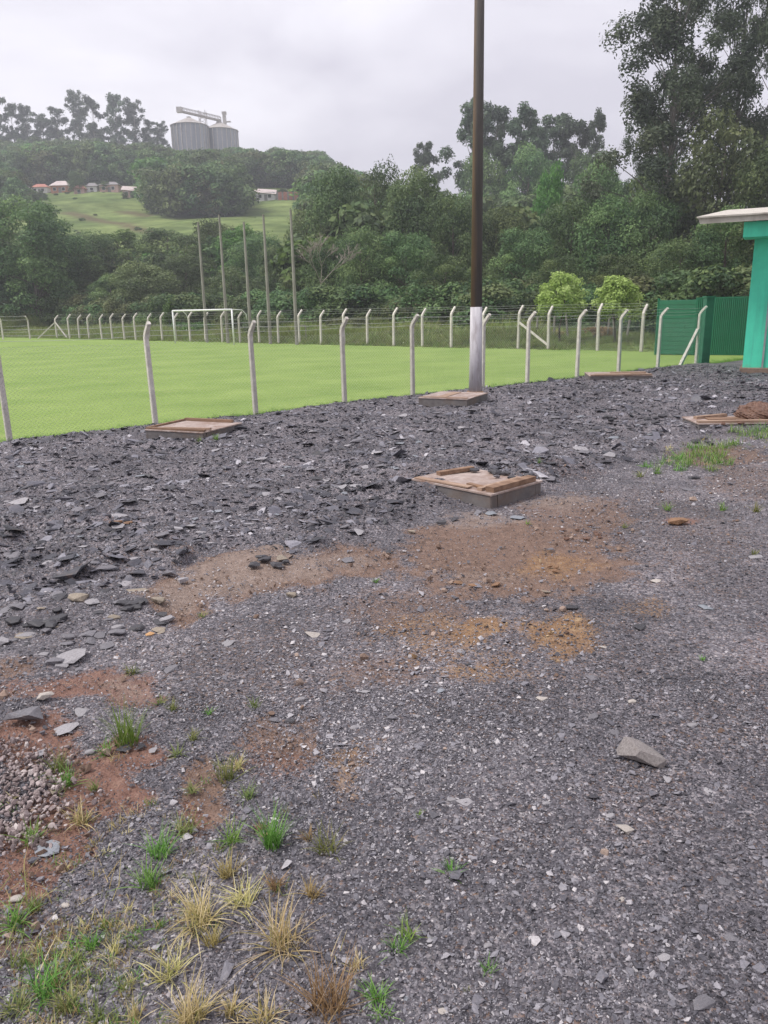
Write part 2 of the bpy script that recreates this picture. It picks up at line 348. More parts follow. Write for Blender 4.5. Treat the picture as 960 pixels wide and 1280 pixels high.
GREY = [(0.0, (0.036, 0.035, 0.043)), (0.30, (0.090, 0.087, 0.102)), (0.58, (0.175, 0.169, 0.192)), (0.80, (0.30, 0.288, 0.312)), (0.92, (0.46, 0.435, 0.445)), (1.0, (0.62, 0.58, 0.57))]
M['gravel'] = stone_mat('gravel_stone', GREY, True)
M['pebble'] = stone_mat('pinkish_pebble', [(0, (0.13, 0.095, 0.09)), (0.4, (0.26, 0.205, 0.20)), (0.8, (0.40, 0.33, 0.32)), (1, (0.52, 0.46, 0.44))], True, 0.7)
def hero_stone(name, a, b): return simple(name, a, b, 16, 0.62, 0.5, 0.006, dirt=(0.13, 0.085, 0.06), dsc=7, dthr=(0.58, 0.8), rand=0.12)
SM = {'dark': hero_stone('charcoal_shale', (0.030, 0.029, 0.034), (0.062, 0.060, 0.068)),
      'grey': hero_stone('grey_shale', (0.11, 0.106, 0.118), (0.19, 0.18, 0.195)),
      'light': hero_stone('pale_grey_stone', (0.21, 0.20, 0.212), (0.34, 0.325, 0.335)),
      'blue': hero_stone('bluish_slate', (0.17, 0.185, 0.21), (0.26, 0.275, 0.30)),
      'tan': hero_stone('tan_sandstone', (0.20, 0.165, 0.125), (0.32, 0.27, 0.21)),
      'cream': hero_stone('cream_stone', (0.33, 0.295, 0.265), (0.47, 0.43, 0.39)),
      'orange': hero_stone('orange_clay_stone', (0.42, 0.22, 0.09), (0.55, 0.33, 0.15)),
      'rock': hero_stone('grey_brown_rock', (0.17, 0.15, 0.145), (0.29, 0.26, 0.25)),
      'clay': hero_stone('orange_brown_clay', (0.15, 0.078, 0.040), (0.26, 0.145, 0.075)),
      'red': hero_stone('red_brown_earth', (0.095, 0.048, 0.032), (0.16, 0.085, 0.055))}

# yard ground
def yard_mat():
    m, t, p, N, L = new_mat('gravel_yard_ground')
    co = N('ShaderNodeTexCoord').outputs['Object']
    def vor(sc, feat='F1'):
        v = N('ShaderNodeTexVoronoi'); v.inputs['Scale'].default_value = sc; v.feature = feat; L(co, v.inputs['Vector']); return v
    v1 = vor(95); v2 = vor(38)
    s1 = N('ShaderNodeSeparateColor'); L(v1.outputs['Color'], s1.inputs[0]); s2 = N('ShaderNodeSeparateColor'); L(v2.outputs['Color'], s2.inputs[0])
    ra = ramp(t, [(0, (0.044, 0.042, 0.048)), (0.5, (0.105, 0.099, 0.112)), (0.85, (0.22, 0.208, 0.225)), (1, (0.44, 0.41, 0.42))]); L(s1.outputs[0], ra.inputs[0])
    rb = ramp(t, [(0, (0.042, 0.040, 0.046)), (0.6, (0.110, 0.104, 0.117)), (0.9, (0.22, 0.208, 0.225)), (1, (0.42, 0.395, 0.395))]); L(s2.outputs[0], rb.inputs[0])
    c = mix(t, 0.4, ra.outputs[0], rb.outputs[0])
    nf = noise(t, 1.3, 6, 0.65, vec=co); rf = ramp(t, [(0.36, (0.55, 0.55, 0.58)), (0.64, (1.32, 1.28, 1.28))]); L(nf.outputs[0], rf.inputs[0])
    c = mix(t, 1.0, c, rf.outputs[0], 'MULTIPLY')
    nd = noise(t, 45, 6, 0.75, vec=co)
    def soil(attr, ca, cb, cc, fac_hi=1.0):
        nonlocal c
        a = N('ShaderNodeAttribute'); a.attribute_name = attr
        n = noise(t, 14, 8, 0.72, vec=co); r = ramp(t, [(0.3, ca), (0.55, cb), (0.75, cc)]); L(n.outputs[0], r.inputs[0])
        # gravel grains keep showing through thin soil
        e = math_(t, 'ADD', a.outputs['Fac'], math_(t, 'MULTIPLY', math_(t, 'SUBTRACT', nd.outputs[0], 0.5), 1.3))
        e = math_(t, 'ADD', e, math_(t, 'MULTIPLY', math_(t, 'SUBTRACT', s1.outputs[1], 0.5), 0.35))
        q = N('ShaderNodeMapRange'); q.interpolation_type = 'SMOOTHSTEP'; L(e, q.inputs[0]); q.inputs[1].default_value = 0.10; q.inputs[2].default_value = 0.62
        q.inputs[4].default_value = fac_hi
        c = mix(t, q.outputs[0], c, r.outputs[0]); return q.outputs[0]
    soil('soil_brown', (0.115, 0.070, 0.050), (0.195, 0.122, 0.088), (0.30, 0.21, 0.165), 0.92)
    soil('soil_red', (0.135, 0.062, 0.042), (0.215, 0.112, 0.080), (0.30, 0.185, 0.14), 0.92)
    soil('soil_pale', (0.16, 0.115, 0.094), (0.25, 0.19, 0.16), (0.35, 0.285, 0.25), 0.85)
    soil('soil_sand', (0.17, 0.088, 0.038), (0.28, 0.16, 0.075), (0.44, 0.32, 0.18), 0.85)
    L(c, p.inputs['Base Color'])
    rr = ramp(t, [(0.3, (0.5, 0.5, 0.5)), (0.7, (0.85, 0.85, 0.85))]); L(nf.outputs[0], rr.inputs[0]); L(rr.outputs[0], p.inputs['Roughness'])
    p.inputs['Specular IOR Level'].default_value = 0.35
    hh = math_(t, 'ADD', math_(t, 'MULTIPLY', v1.outputs['Distance'], -0.8), math_(t, 'MULTIPLY', v2.outputs['Distance'], -1.2))
    hh = math_(t, 'ADD', hh, math_(t, 'MULTIPLY', nd.outputs[0], 0.7))
    bump(t, p, hh, 0.8, 0.012); return m
def field_mat():
    m, t, p, N, L = new_mat('mown_lime_green_turf')
    co = N('ShaderNodeTexCoord').outputs['Object']
    n = noise(t, 0.35, 5, 0.6, vec=co); n2 = noise(t, 9, 8, 0.75, vec=co); n3 = noise(t, 2.2, 6, 0.7, vec=co, mapping=(0.4, 2.4, 1))
    r = ramp(t, [(0.3, (0.185, 0.275, 0.070)), (0.7, (0.262, 0.350, 0.104))]); L(n.outputs[0], r.inputs[0])
    r2 = ramp(t, [(0.2, (0.60, 0.66, 0.55)), (0.8, (1.30, 1.26, 1.30))]); L(n2.outputs[0], r2.inputs[0])
    r3 = ramp(t, [(0.3, (0.90, 0.92, 0.89)), (0.7, (1.08, 1.07, 1.08))]); L(n3.outputs[0], r3.inputs[0])
    c = mix(t, 1.0, r.outputs[0], r2.outputs[0], 'MULTIPLY'); c = mix(t, 1.0, c, r3.outputs[0], 'MULTIPLY')
    wv = N('ShaderNodeTexWave'); wv.inputs['Scale'].default_value = 0.085; wv.inputs['Distortion'].default_value = 1.2; wv.inputs['Detail'].default_value = 3; mpw = N('ShaderNodeMapping'); mpw.inputs['Rotation'].default_value = (0, 0, R(49)); L(co, mpw.inputs[0]); L(mpw.outputs[0], wv.inputs['Vector'])
    rw = ramp(t, [(0.3, (0.975, 0.98, 0.97)), (0.7, (1.02, 1.02, 1.02))]); L(wv.outputs['Fac'], rw.inputs[0]); c = mix(t, 1.0, c, rw.outputs[0], 'MULTIPLY')
    nw = noise(t, 0.55, 7, 0.72, vec=co); r4 = ramp(t, [(0.60, (0, 0, 0)), (0.74, (0.5, 0.5, 0.5))]); L(nw.outputs[0], r4.inputs[0]); c = mix(t, r4.outputs[0], c, (0.36, 0.37, 0.15))
    L(c, p.inputs['Base Color']); p.inputs['Roughness'].default_value = 0.9; p.inputs['Specular IOR Level'].default_value = 0.15
    bump(t, p, n2.outputs[0], 0.5, 0.03); return m
def terrain_mat():
    m, t, p, N, L = new_mat('rough_hill_pasture')
    co = N('ShaderNodeTexCoord').outputs['Object']
    n = noise(t, 0.06, 6, 0.65, vec=co); n2 = noise(t, 0.22, 9, 0.75, vec=co, mapping=(0.5, 1.3, 1))
    r = ramp(t, [(0.38, (0.115, 0.165, 0.052)), (0.60, (0.21, 0.265, 0.092))]); L(n.outputs[0], r.inputs[0])
    r2 = ramp(t, [(0.35, (0.5, 0.52, 0.48)), (0.65, (1.3, 1.28, 1.3))]); L(n2.outputs[0], r2.inputs[0])
    c = mix(t, 1.0, r.outputs[0], r2.outputs[0], 'MULTIPLY')
    a = N('ShaderNodeAttribute'); a.attribute_name = 'track'
    c = mix(t, a.outputs['Fac'], c, (0.115, 0.075, 0.052))
    L(c, p.inputs['Base Color']); p.inputs['Roughness'].default_value = 0.95; p.inputs['Specular IOR Level'].default_value = 0.1
    bump(t, p, n2.outputs[0], 0.6, 0.4); return m

# ------------------------------------------------------------------ ground sheets
def axis(a, b, f):
    v = [a]
    while v[-1] < b: v.append(v[-1] + f(v[-1]))
    return np.array(v)
def grid(xs, ys):
    X, Y = np.meshgrid(xs, ys); nx, ny = len(xs), len(ys)
    i = np.arange(nx * ny).reshape(ny, nx)
    F = np.stack([i[:-1, :-1].ravel(), i[:-1, 1:].ravel(), i[1:, 1:].ravel(), i[1:, :-1].ravel()], 1)
    return X.ravel(), Y.ravel(), F
xp = axis(0, 30, lambda v: 0.026 + 0.0065 * v)
xs = np.concatenate([-xp[xp < 21][::-1][:-1], xp]); ys = axis(-6, 44, lambda v: 0.3 if v < 0.6 else 0.026 + 0.006 * v)
X, Y, F = grid(xs, ys)
keep = s_near(X, Y) > -0.6
fk = keep[F].any(1); F = F[fk]; used = np.unique(F); re = np.full(len(X), -1); re[used] = np.arange(len(used)); F = re[F]; X = X[used]; Y = Y[used]
so = soils(X, Y)
Z = H(X, Y) - 0.012 * np.maximum(so[0], so[1])
yard = obj('gravel_yard', mesh('gravel_yard', np.stack([X, Y, Z], 1), F, True, {'soil_red': so[0], 'soil_brown': so[1], 'soil_sand': so[2], 'soil_pale': so[4], 'rubble': rubble(X, Y)}), yard_mat())
tag(yard, kind='structure')

# pitch: one sheet between the two fences, slightly rolling
def P2(o, u, n, a, b): return (o[0] + u[0] * a + n[0] * b, o[1] + u[1] * a + n[1] * b)
xs = np.linspace(-75, 40, 180); ys = np.linspace(8, 95, 150); X, Y, F = grid(xs, ys)
Z = 0.0 + 0.015 * fbm(X, Y, 0.3, 2, 61) + 0.03 * (1 - sstep(s_near(X, Y), -1.2, 0)) * 0
sf = s_far(X, Y); k = (sf < 0.5) & (s_near(X, Y) < 0.6)
fk = k[F].all(1); F = F[fk]; used = np.unique(F); re = np.full(len(X), -1); re[used] = np.arange(len(used)); F = re[F]
pitch = obj('football_field', mesh('football_field', np.stack([X, Y, Z], 1)[used], F, True), field_mat()); tag(pitch, kind='structure')

xs = np.concatenate([np.linspace(-900, -270, 22)[:-1], np.linspace(-270, 230, 240), np.linspace(230, 900, 22)[1:]])
ys = np.concatenate([np.linspace(-300, 0, 10)[:-1], np.linspace(0, 440, 240), np.linspace(440, 1500, 24)[1:]])
X, Y, F = grid(xs, ys); Z = HT(X, Y)
Z = np.where(s_near(X, Y) > -1, -0.6, Z)
Z = Z - 0.4 * (Y < 5)
# cattle tracks worn across the pasture
def proj_px(X, Y, Z):
    V = np.stack([X, Y, Z - CAM_Z], 0); c = CM.T @ V; return 480 + FPX * c[0] / -c[2], 640 - FPX * c[1] / -c[2]
trk = np.zeros(len(X))
def seg_d(px, py, a, b):
    a = np.array(a, float); b = np.array(b, float); d = b - a; t = np.clip(((px - a[0]) * d[0] + (py - a[1]) * d[1]) / (d @ d), 0, 1)
    return np.hypot(px - a[0] - d[0] * t, py - a[1] - d[1] * t)
def on_hill(px, py):
    d = ray(px, py); t = np.linspace(90, 420, 3000); x = d[0] * t; y = d[1] * t; z = CAM_Z + d[2] * t
    k = np.argmax(z - HT(x, y) < 0); return x[k], y[k]
for a, b, wd in (((85, 266), (155, 280), 1.6), ((22, 268), (45, 273), 3.2), ((155, 265), (185, 270), 1.6), ((155, 280), (200, 292), 1.4)):
    A = on_hill(*a); B = on_hill(*b)
    trk = np.maximum(trk, 0.8 * (1 - sstep(seg_d(X, Y, A, B), wd * 0.6, wd * 1.5)))
hills = obj('hills', mesh('hills', np.stack([X, Y, Z], 1), F, True, {'track': trk}), terrain_mat()); tag(hills, kind='structure')

# ------------------------------------------------------------------ fences
def on_line(px, py, A, U):
    d = ray(px, py)[:2]; Mx = np.array([[d[0], -U[0]], [d[1], -U[1]]]); t, u = np.linalg.solve(Mx, A); return A + U * u, u
def post_mesh(name, h=2.0, w=0.10, bend=0.42, seed=0):
    """square concrete post along +Z that kinks towards +X at the top"""
    b = bmesh.new(); r = random.Random(seed)
    path = [((0, 0), w * 1.05), ((0, h * 0.5), w), ((0, h - 0.06), w * 0.95), ((0.05, h + 0.04), w * 0.92), ((bend * 0.55, h + bend * 0.55), w * 0.85), ((bend * 0.82, h + bend * 0.84), w * 0.78)]
    rings = []
    for i, ((x, z), q) in enumerate(path):
        a = 0 if i < 2 else (R(20) if i == 2 else R(44))
        hw = q / 2; c = hw * 0.22
        pr = [(-hw + c, -hw), (hw - c, -hw), (hw, -hw + c), (hw, hw - c), (hw - c, hw), (-hw + c, hw), (-hw, hw - c), (-hw, -hw + c)]
        rings.append([b.verts.new((x + u * math.cos(a), v, z - u * math.sin(a))) for u, v in pr])
    for A, B in zip(rings, rings[1:]):
        for k in range(8): b.faces.new((A[k], A[(k + 1) % 8], B[(k + 1) % 8], B[k]))
    b.faces.new(rings[0][::-1]); b.faces.new(rings[-1]); me = bpy.data.meshes.new(name); b.to_mesh(me); b.free(); me.materials.append(M['post']); return me
def wires_mesh(name, polys, rad):
    V = []; F = []; o = 0
    for P in polys:
        P = np.asarray(P, float); n = len(P); d = np.gradient(P, axis=0); d /= np.linalg.norm(d, axis=1)[:, None] + 1e-9
        u = np.cross(d, [0.3, 0.2, 0.93]); u /= np.linalg.norm(u, axis=1)[:, None] + 1e-9; v = np.cross(d, u)
        ring = np.stack([P + rad * (u * math.cos(a) + v * math.sin(a)) for a in (0, 2.094, 4.189)], 1).reshape(-1, 3); V.append(ring)
        i = np.arange(n - 1) * 3 + o
        for k in range(3): F.append(np.stack([i + k, i + (k + 1) % 3, i + 3 + (k + 1) % 3, i + 3 + k], 1))
        o += 3 * n
    return mesh(name, np.concatenate(V), np.concatenate(F))
def chain_link(name, A, B, z0, z1, p, rad, parent, gz=None):
    A = np.array(A, float); B = np.array(B, float); Ld = np.linalg.norm(B - A); u = (B - A) / Ld; nw = int(Ld / p); nh = int((z1 - z0) / (p * 0.5)); polys = []
    nrm = np.array([u[1], -u[0]])
    for i in range(nw):
        k = np.arange(nh + 1); a = (i + 0.5 + np.where(k % 2 == 0, -0.5, 0.5)) * p; off = np.where(k % 2 == 0, 1, -1) * rad
        xy = A + np.outer(a, u) + np.outer(off, nrm); z = z0 + k * p * 0.5 + 0.02 * math.sin(i * 0.11)
        polys.append(np.column_stack([xy, z]))
    return obj(name, wires_mesh(name, polys, rad), M['wire'], parent)
def fence(label, A, U, us, tiltx, bend_sign, mesh_h, pitch_, mrad, post, group=None, zf=None, gap_mesh=None, wires=(1.93, 2.03, 2.14), cat='fence', wrad=0.004):
    e = empty('chain_link_fence', (A[0], A[1], 0)); tag(e, label, cat, group)
    U = np.array(U, float); rz = math.atan2(-U[0] * bend_sign, U[1] * bend_sign)   # +X of the post turned to the fence's outward normal
    P = []
    for i, u in enumerate(us):
        x, y = np.array(A) + U * u; z = zf(x, y) if zf else 0.0
        o = obj('post', post[i % len(post)], None, e); o.location = (x - A[0], y - A[1], z - 0.12)
        o.rotation_euler = (rnd.uniform(-.012, .012), tiltx[i] if i < len(tiltx) else rnd.uniform(-.012, .012), rz); P.append((x - A[0], y - A[1], z))
    P = sorted(P, key=lambda q: q[0] * U[0] + q[1] * U[1])
    n = np.array([math.cos(rz), math.sin(rz)])
    pol = []
    for hz in wires:
        k = max(0.0, hz - 1.9) * 0.95; pts = []
        for a, b in zip(P, P[1:]):
            for t in (0, .25, .5, .75): pts.append((a[0] + (b[0] - a[0]) * t + n[0] * k, a[1] + (b[1] - a[1]) * t + n[1] * k, a[2] + (b[2] - a[2]) * t + hz - 0.03 * 4 * t * (1 - t)))
        pts.append((P[-1][0] + n[0] * k, P[-1][1] + n[1] * k, P[-1][2] + hz)); pol.append(pts)
    for q in pol: obj('wire', wires_mesh('wire', [q], wrad), M['wire'], e)
    if mesh_h:
        a, b = P[0], P[-1]
        if gap_mesh: a, b = gap_mesh(a, b)
        chain_link('chain_link_mesh', (a[0] + .06 * n[0], a[1] + .06 * n[1]), (b[0] + .06 * n[0], b[1] + .06 * n[1]), a[2] + 0.02, mesh_h, pitch_, mrad, e)
    return e
post_v = [post_mesh('post', 2.02 + 0.02 * i, 0.100, 0.29, i) for i in range(3)]
NEAR = [(-75, 600), (12, 550), (195, 535), (320, 520), (431, 507), (516, 500), (603, 488), (659, 478), (721, 471), (773, 464), (822, 457), (870, 452)]
us = [on_line(px, py, FA, FU)[1] for px, py in NEAR]
print('near u', [round(u, 2) for u in us])
FU2 = FU
near = fence('white concrete post and chain link fence along the gravel yard edge', FA, FU, us, [0, .0, -.01, -.02, -.012, 0, .0, 0, .01, 0, .0, .0], 1, 1.84, 0.085, 0.0040, post_v, 'white post fences round the field')
# leaning brace at the last near post
px0, u0 = on_line(870, 452, FA, FU); u1 = u0 - 1.15
b_ = MB(); p1 = FA + FU * u1 - FA; p0 = FA + FU * u0 - FA
b_.bar((p1[0], p1[1], 0.0), (p0[0] - .05 * FU[0], p0[1] - .05 * FU[1], 1.35), 0.10); br = b_.build('brace', M['post'], near)
FAR = [(88, 420), (100, 420), (112, 420), (128, 421), (141, 421), (156, 421.5), (170, 422), (187, 422.5), (203, 423), (220, 423.5), (237, 424.5), (256, 425)]
fpx = [72, 88, 100, 112, 128, 141, 156, 170, 187, 203, 220, 238, 257, 278, 300, 324, 348, 374, 401, 430, 459, 492, 528, 564, 604, 648, 686, 748, 803]
uf = [on_line(p, hor(p) + 35, BA, BU)[1] for p in fpx]
post_f = [post_mesh('post', 1.98, 0.135, 0.45, 3), post_mesh('post', 2.05, 0.135, 0.45, 4)]
zf = lambda x, y: max(0.0, float(HT(x, y)))
far = fence('white bent-top concrete post fence along the far side of the green field', BA, BU, uf, [], -1, 1.7, 0.13, 0.0030, post_f, 'white post fences round the field', zf=zf,
            gap_mesh=lambda a, b: (a, b), wires=(1.2, 1.75, 2.05, 2.2, 2.32), wrad=0.007)
def brace(parent, o, a, b, w=0.10): MB().bar(Vector(a) - Vector(o), Vector(b) - Vector(o), w).build('brace', M['post'], parent)
c0 = BA + BU * uf[0]; o3 = (BA[0], BA[1], 0)
brace(far, o3, (c0[0] + 1.4, c0[1] - .9, 0), (c0[0], c0[1], 1.6)); brace(far, o3, (c0[0] - 1.9, c0[1] - .2, 0), (c0[0], c0[1], 1.6))
c1 = BA + BU * uf[25]; brace(far, o3, (c1[0] + 1.5, c1[1] - 1.2, .15), (c1[0], c1[1], 1.45))
# return fence at the far end of the pitch
CU = np.array([-1.0, 0.06]); CU /= np.linalg.norm(CU)
ret = fence('white post fence across the far end, meeting the long fence at its braced corner', tuple(c0), CU, [2.8, 5.6, 8.4, 11.2], [], -1, 0, 0, 0, post_f, 'white post fences round the field', wires=(0.7, 1.3, 1.9, 2.25), wrad=0.008)
# old wooden post fence behind, at the right
we = empty('wooden_fence', (9.5, 49, 0)); tag(we, 'low fence of thin grey wooden posts behind the small lime-green trees', 'fence')
wp = [(672, 47.5, 1.5, .02), (694, 47.0, 1.5, 0), (712, 47, 1.6, -.12), (744, 46, 1.5, .15), (762, 45.5, 1.7, .03), (770, 45.4, 1.7, -.06), (786, 45, 1.5, .1)]
for px, D, h, lean in wp:
    x, y, z = at(px, D); o = MB().tube([(0, 0, 0), (lean * h, 0, h)], [.075, .06], 7).build('post', M['poleold'], we); o.location = (x - 9.5, y - 49, z - .1)
pp = [at(px, D) for px, D, _, _ in wp]
for hz in (0.5, 0.95, 1.35): obj('wire', wires_mesh('wire', [[(x - 9.5, y - 49, z + hz) for x, y, z in pp]], 0.006), M['wire'], we)

# ------------------------------------------------------------------ goal, ball-net poles, lamp pole
g = empty('football_goal', (0, 0, 0)); tag(g, 'white football goal frame standing at the far end of the green field', 'goal')
gl = np.array([-15.9, 61.2]); gr = np.array([-10.45, 56.3]); out = BN
b_ = MB()
for e_ in (gl, gr): MB().tube([(e_[0], e_[1], 0), (e_[0], e_[1], 2.44)], .065, 10).build('goalpost', M['goalwhite'], g, True)
MB().tube([(gl[0], gl[1], 2.44), (gr[0], gr[1], 2.44)], .065, 10).build('crossbar', M['goalwhite'], g, True)
for e_ in (gl, gr): MB().tube([(e_[0], e_[1], 2.44), (e_[0] + out[0] * .9, e_[1] + out[1] * .9, 2.40), (e_[0] + out[0] * 1.25, e_[1] + out[1] * 1.25, 2.1), (e_[0] + out[0] * 1.3, e_[1] + out[1] * 1.3, 1.7)], .03, 6).build('net_bracket', M['goalwhite'], g, True)
g2 = empty('small_goal', (0, 0, 0)); tag(g2, 'small narrow white frame at the foot of the ball-stop pole nearest the bare tree', 'small goal')
x, y, z = at(375, 57.6)
for dx in (-.3, .35): MB().tube([(x + dx, y, z), (x + dx, y, z + 1.15)], .035, 6).build('goalpost', M['poleold'], g2)
MB().tube([(x - .3, y, z + 1.12), (x + .35, y, z + 1.12)], .035, 6).build('crossbar', M['poleold'], g2)
polesd = [(259, 281, 250), (285, 272, 273), (314, 281, 303), (338, 272, 328), (371, 266, 362)]
orda = ['first of the five tall thin ball-stop poles, counted from the goal\'s outer post', 'second ball-stop pole from the outer post, rising behind the middle of the goal',
        'ball-stop pole standing directly behind the inner goal post', 'fourth ball-stop pole, between the goal and the small white frame', 'tallest ball-stop pole, beside the small white frame and the bare tree']
for (px, ty, tx), lb in zip(polesd, orda):
    p_, u_ = on_line(px, hor(px) + 39, BA - BN * 0.8, BU)
    D = p_[1]; top = z_at(tx, ty, D); lean = (tx - px) / FPX * D + 0.0
    o = MB().tube([(0, 0, 0), (0, 0, (top + .3) * 0.5), (0, 0, top + .3)], [.13, .11, .075], 8).build('net_pole', M['poleold'])
    o.location = (p_[0], p_[1], -0.1); tag(o, lb, 'pole', 'ball-stop poles behind the goal')
pxy = hit(594, 492, H, 60)
pole = empty('lamp_pole', (pxy[0] + .02, pxy[1] + .12, float(H(pxy[0], pxy[1] + .12)) - .15)); tag(pole, 'tall dark wooden pole with a whitewashed foot beside the fence', 'pole')
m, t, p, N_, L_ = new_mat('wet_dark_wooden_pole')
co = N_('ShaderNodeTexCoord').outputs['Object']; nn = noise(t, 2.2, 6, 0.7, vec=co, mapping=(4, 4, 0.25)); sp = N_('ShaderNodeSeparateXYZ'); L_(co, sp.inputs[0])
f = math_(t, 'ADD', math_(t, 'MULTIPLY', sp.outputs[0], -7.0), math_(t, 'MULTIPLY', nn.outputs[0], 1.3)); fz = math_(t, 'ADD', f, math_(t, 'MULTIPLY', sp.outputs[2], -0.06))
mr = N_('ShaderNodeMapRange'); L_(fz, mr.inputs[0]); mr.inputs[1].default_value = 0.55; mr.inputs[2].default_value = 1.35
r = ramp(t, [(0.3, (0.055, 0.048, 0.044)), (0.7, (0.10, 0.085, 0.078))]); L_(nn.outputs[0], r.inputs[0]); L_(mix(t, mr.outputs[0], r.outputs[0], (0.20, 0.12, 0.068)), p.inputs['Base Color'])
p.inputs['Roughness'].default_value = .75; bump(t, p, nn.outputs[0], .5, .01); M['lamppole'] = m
M['whitewash'] = simple('worn_whitewash', (0.42, 0.40, 0.43), (0.60, 0.58, 0.60), 5, 0.85, 0.3, 0.006, dirt=(0.24, 0.20, 0.20), dsc=4, dthr=(0.5, 0.75), mapping=(2, 2, 0.3))
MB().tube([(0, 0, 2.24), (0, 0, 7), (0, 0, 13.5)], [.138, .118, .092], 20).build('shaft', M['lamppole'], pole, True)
MB().tube([(0, 0, 0.1), (0, 0, 1.1), (0, 0, 2.25)], [.168, .152, .146], 20).build('whitewashed_foot', M['whitewash'], pole, True)
MB().box((0.0, -0.03, .13), (.42, .40, .16), bev=.03).build('rusty_collar', M['rust'], pole)

# ------------------------------------------------------------------ green gate wall and turquoise building
def ribbed(name, w_, h, n, horiz, mat, parent, loc, rz):
    V = []; F = []; K = 4 * n + 1
    for i in range(K):
        u = i / (K - 1); d = -0.035 if (i % 4) in (1, 2) else 0.0
        V += ([(0, d, u * h), (w_, d, u * h)] if horiz else [(u * w_, d, 0), (u * w_, d, h)])
    F = [(2 * i, 2 * i + 1, 2 * i + 3, 2 * i + 2) for i in range(K - 1)]
    me = mesh(name, V, F); o = obj(name, me, mat, parent); o.location = loc; o.rotation_euler = (0, 0, rz); s = o.modifiers.new('s', 'SOLIDIFY'); s.thickness = 0.02; return o
ga = at(824, 36.6); gb = at(872, 35.6); gc = at(938, 34.6)
gt = empty('green_sheet_fence', (ga[0], ga[1], 0)); tag(gt, 'dark green ribbed metal sheet fence at the corner of the field', 'metal fence')
def span(a, b): return math.hypot(b[0] - a[0], b[1] - a[1]), math.atan2(b[1] - a[1], b[0] - a[0])
w1, r1 = span(ga, gb); w2, r2_ = span(gb, gc)
for i in range(12):   # horizontal boards of the left panel
    o = MB().box((w1 / 2, 0, 0.12 + i * 0.2), (w1 - .02, .03, .185), bev=.006).build('slat', M['gategreen'], gt); o.rotation_euler = (R(0), 0, r1); o.location = (0, 0, 0)
bk = MB().box((w1 / 2, .05, 1.22), (w1, .03, 2.44)).build('backing_sheet', M['gategreen'], gt); bk.rotation_euler = (0, 0, r1)
nsh = 3
for i in range(nsh):
    ribbed('sheet', w2 / nsh - .012, 2.46, 9, False, M['gategreen'], gt, (gb[0] - ga[0] + (gc[0] - gb[0]) * i / nsh, gb[1] - ga[1] + (gc[1] - gb[1]) * i / nsh, 0.02), r2_)
for q in (ga, gb, gc):
    o = MB().box((0, 0.02, 1.25), (.09, .09, 2.55)).build('upright', M['gategreen'], gt); o.location = (q[0] - ga[0], q[1] - ga[1], 0)
o = MB().box((0, 0, 0), (w2, .05, .05)).build('rail', M['gategreen'], gt); o.location = ((gb[0] + gc[0]) / 2 - ga[0], (gb[1] + gc[1]) / 2 - ga[1] - .03, 2.50); o.rotation_euler = (0, 0, r2_)
pp_, _u = on_line(874, 449, FA, FU); pl = empty('gate_pillar', (pp_[0] + .28, pp_[1] + .25, -.05)); tag(pl, 'square dark green pillar beside the last fence post, before the green sheets', 'pillar')
MB().box((0, 0, 1.27), (.30, .34, 2.55), bev=.01).build('shaft', M['pillargreen'], pl); MB().box((0, 0, 2.57), (.35, .39, .06)).build('cap', M['pillargreen'], pl)

bx, by, _ = hit(927, 468, H0, 60); bz = float(H0(bx, by)) + .02
bd = empty('turquoise_building', (bx, by, bz)); tag(bd, 'turquoise rendered building with a flat overhanging roof slab', 'building'); bd.rotation_euler = (0, 0, R(-27))
k = by / FPX
hw = z_at(930, 277, by) - bz
wl = MB(); wl.box((4.0, 4.5, hw / 2 + .02), (8.0, 9.0, hw + .04)); wl.b.verts.ensure_lookup_table()
for v_ in wl.b.verts:
    if v_.co.z > hw and v_.co.y > 8: v_.co.z += .45
wl.build('wall', M['turq'], bd)
MB().box((4.0, 4.45, .06), (8.14, 9.2, .24), bev=.02).build('plinth', M['plinth'], bd)
MB().box((.52, -.03, 1.35), (.05, .055, 2.5)).build('downpipe', M['seam'], bd)
MB().box((.63, -.02, 3.4), (.16, .05, 1.75)).build('dark_slot', M['dark'], bd)
MB().box((.55, -.42, hw - .27), (.8, .95, .40), bev=.01).build('roof_beam', M['turq'], bd).location = (-.42, 0, 0)
mb = MB(); mb.b.free(); mb.b = bmesh.new()
zt = hw - .06
prof = [(-1.42, .17), (-1.36, -.02), (9.4, -.02), (9.4, .17)]
va = [mb.b.verts.new((x, -1.15, zt + z * .8)) for x, z in prof]; vb = [mb.b.verts.new((x, 9.6, zt + z * .8 + 1.15)) for x, z in prof]
mb.b.faces.new(va); mb.b.faces.new(vb[::-1])
for i in range(4): j = (i + 1) % 4; mb.b.faces.new((va[i], vb[i], vb[j], va[j]))
mb.build('roof_slab', M['slab'], bd)
MB().box((4.0, 4.2, zt + .74), (10.9, 10.9, .04), Matrix.Rotation(math.atan(.109), 4, 'X')).build('roof_sheet', M['slab'], bd)

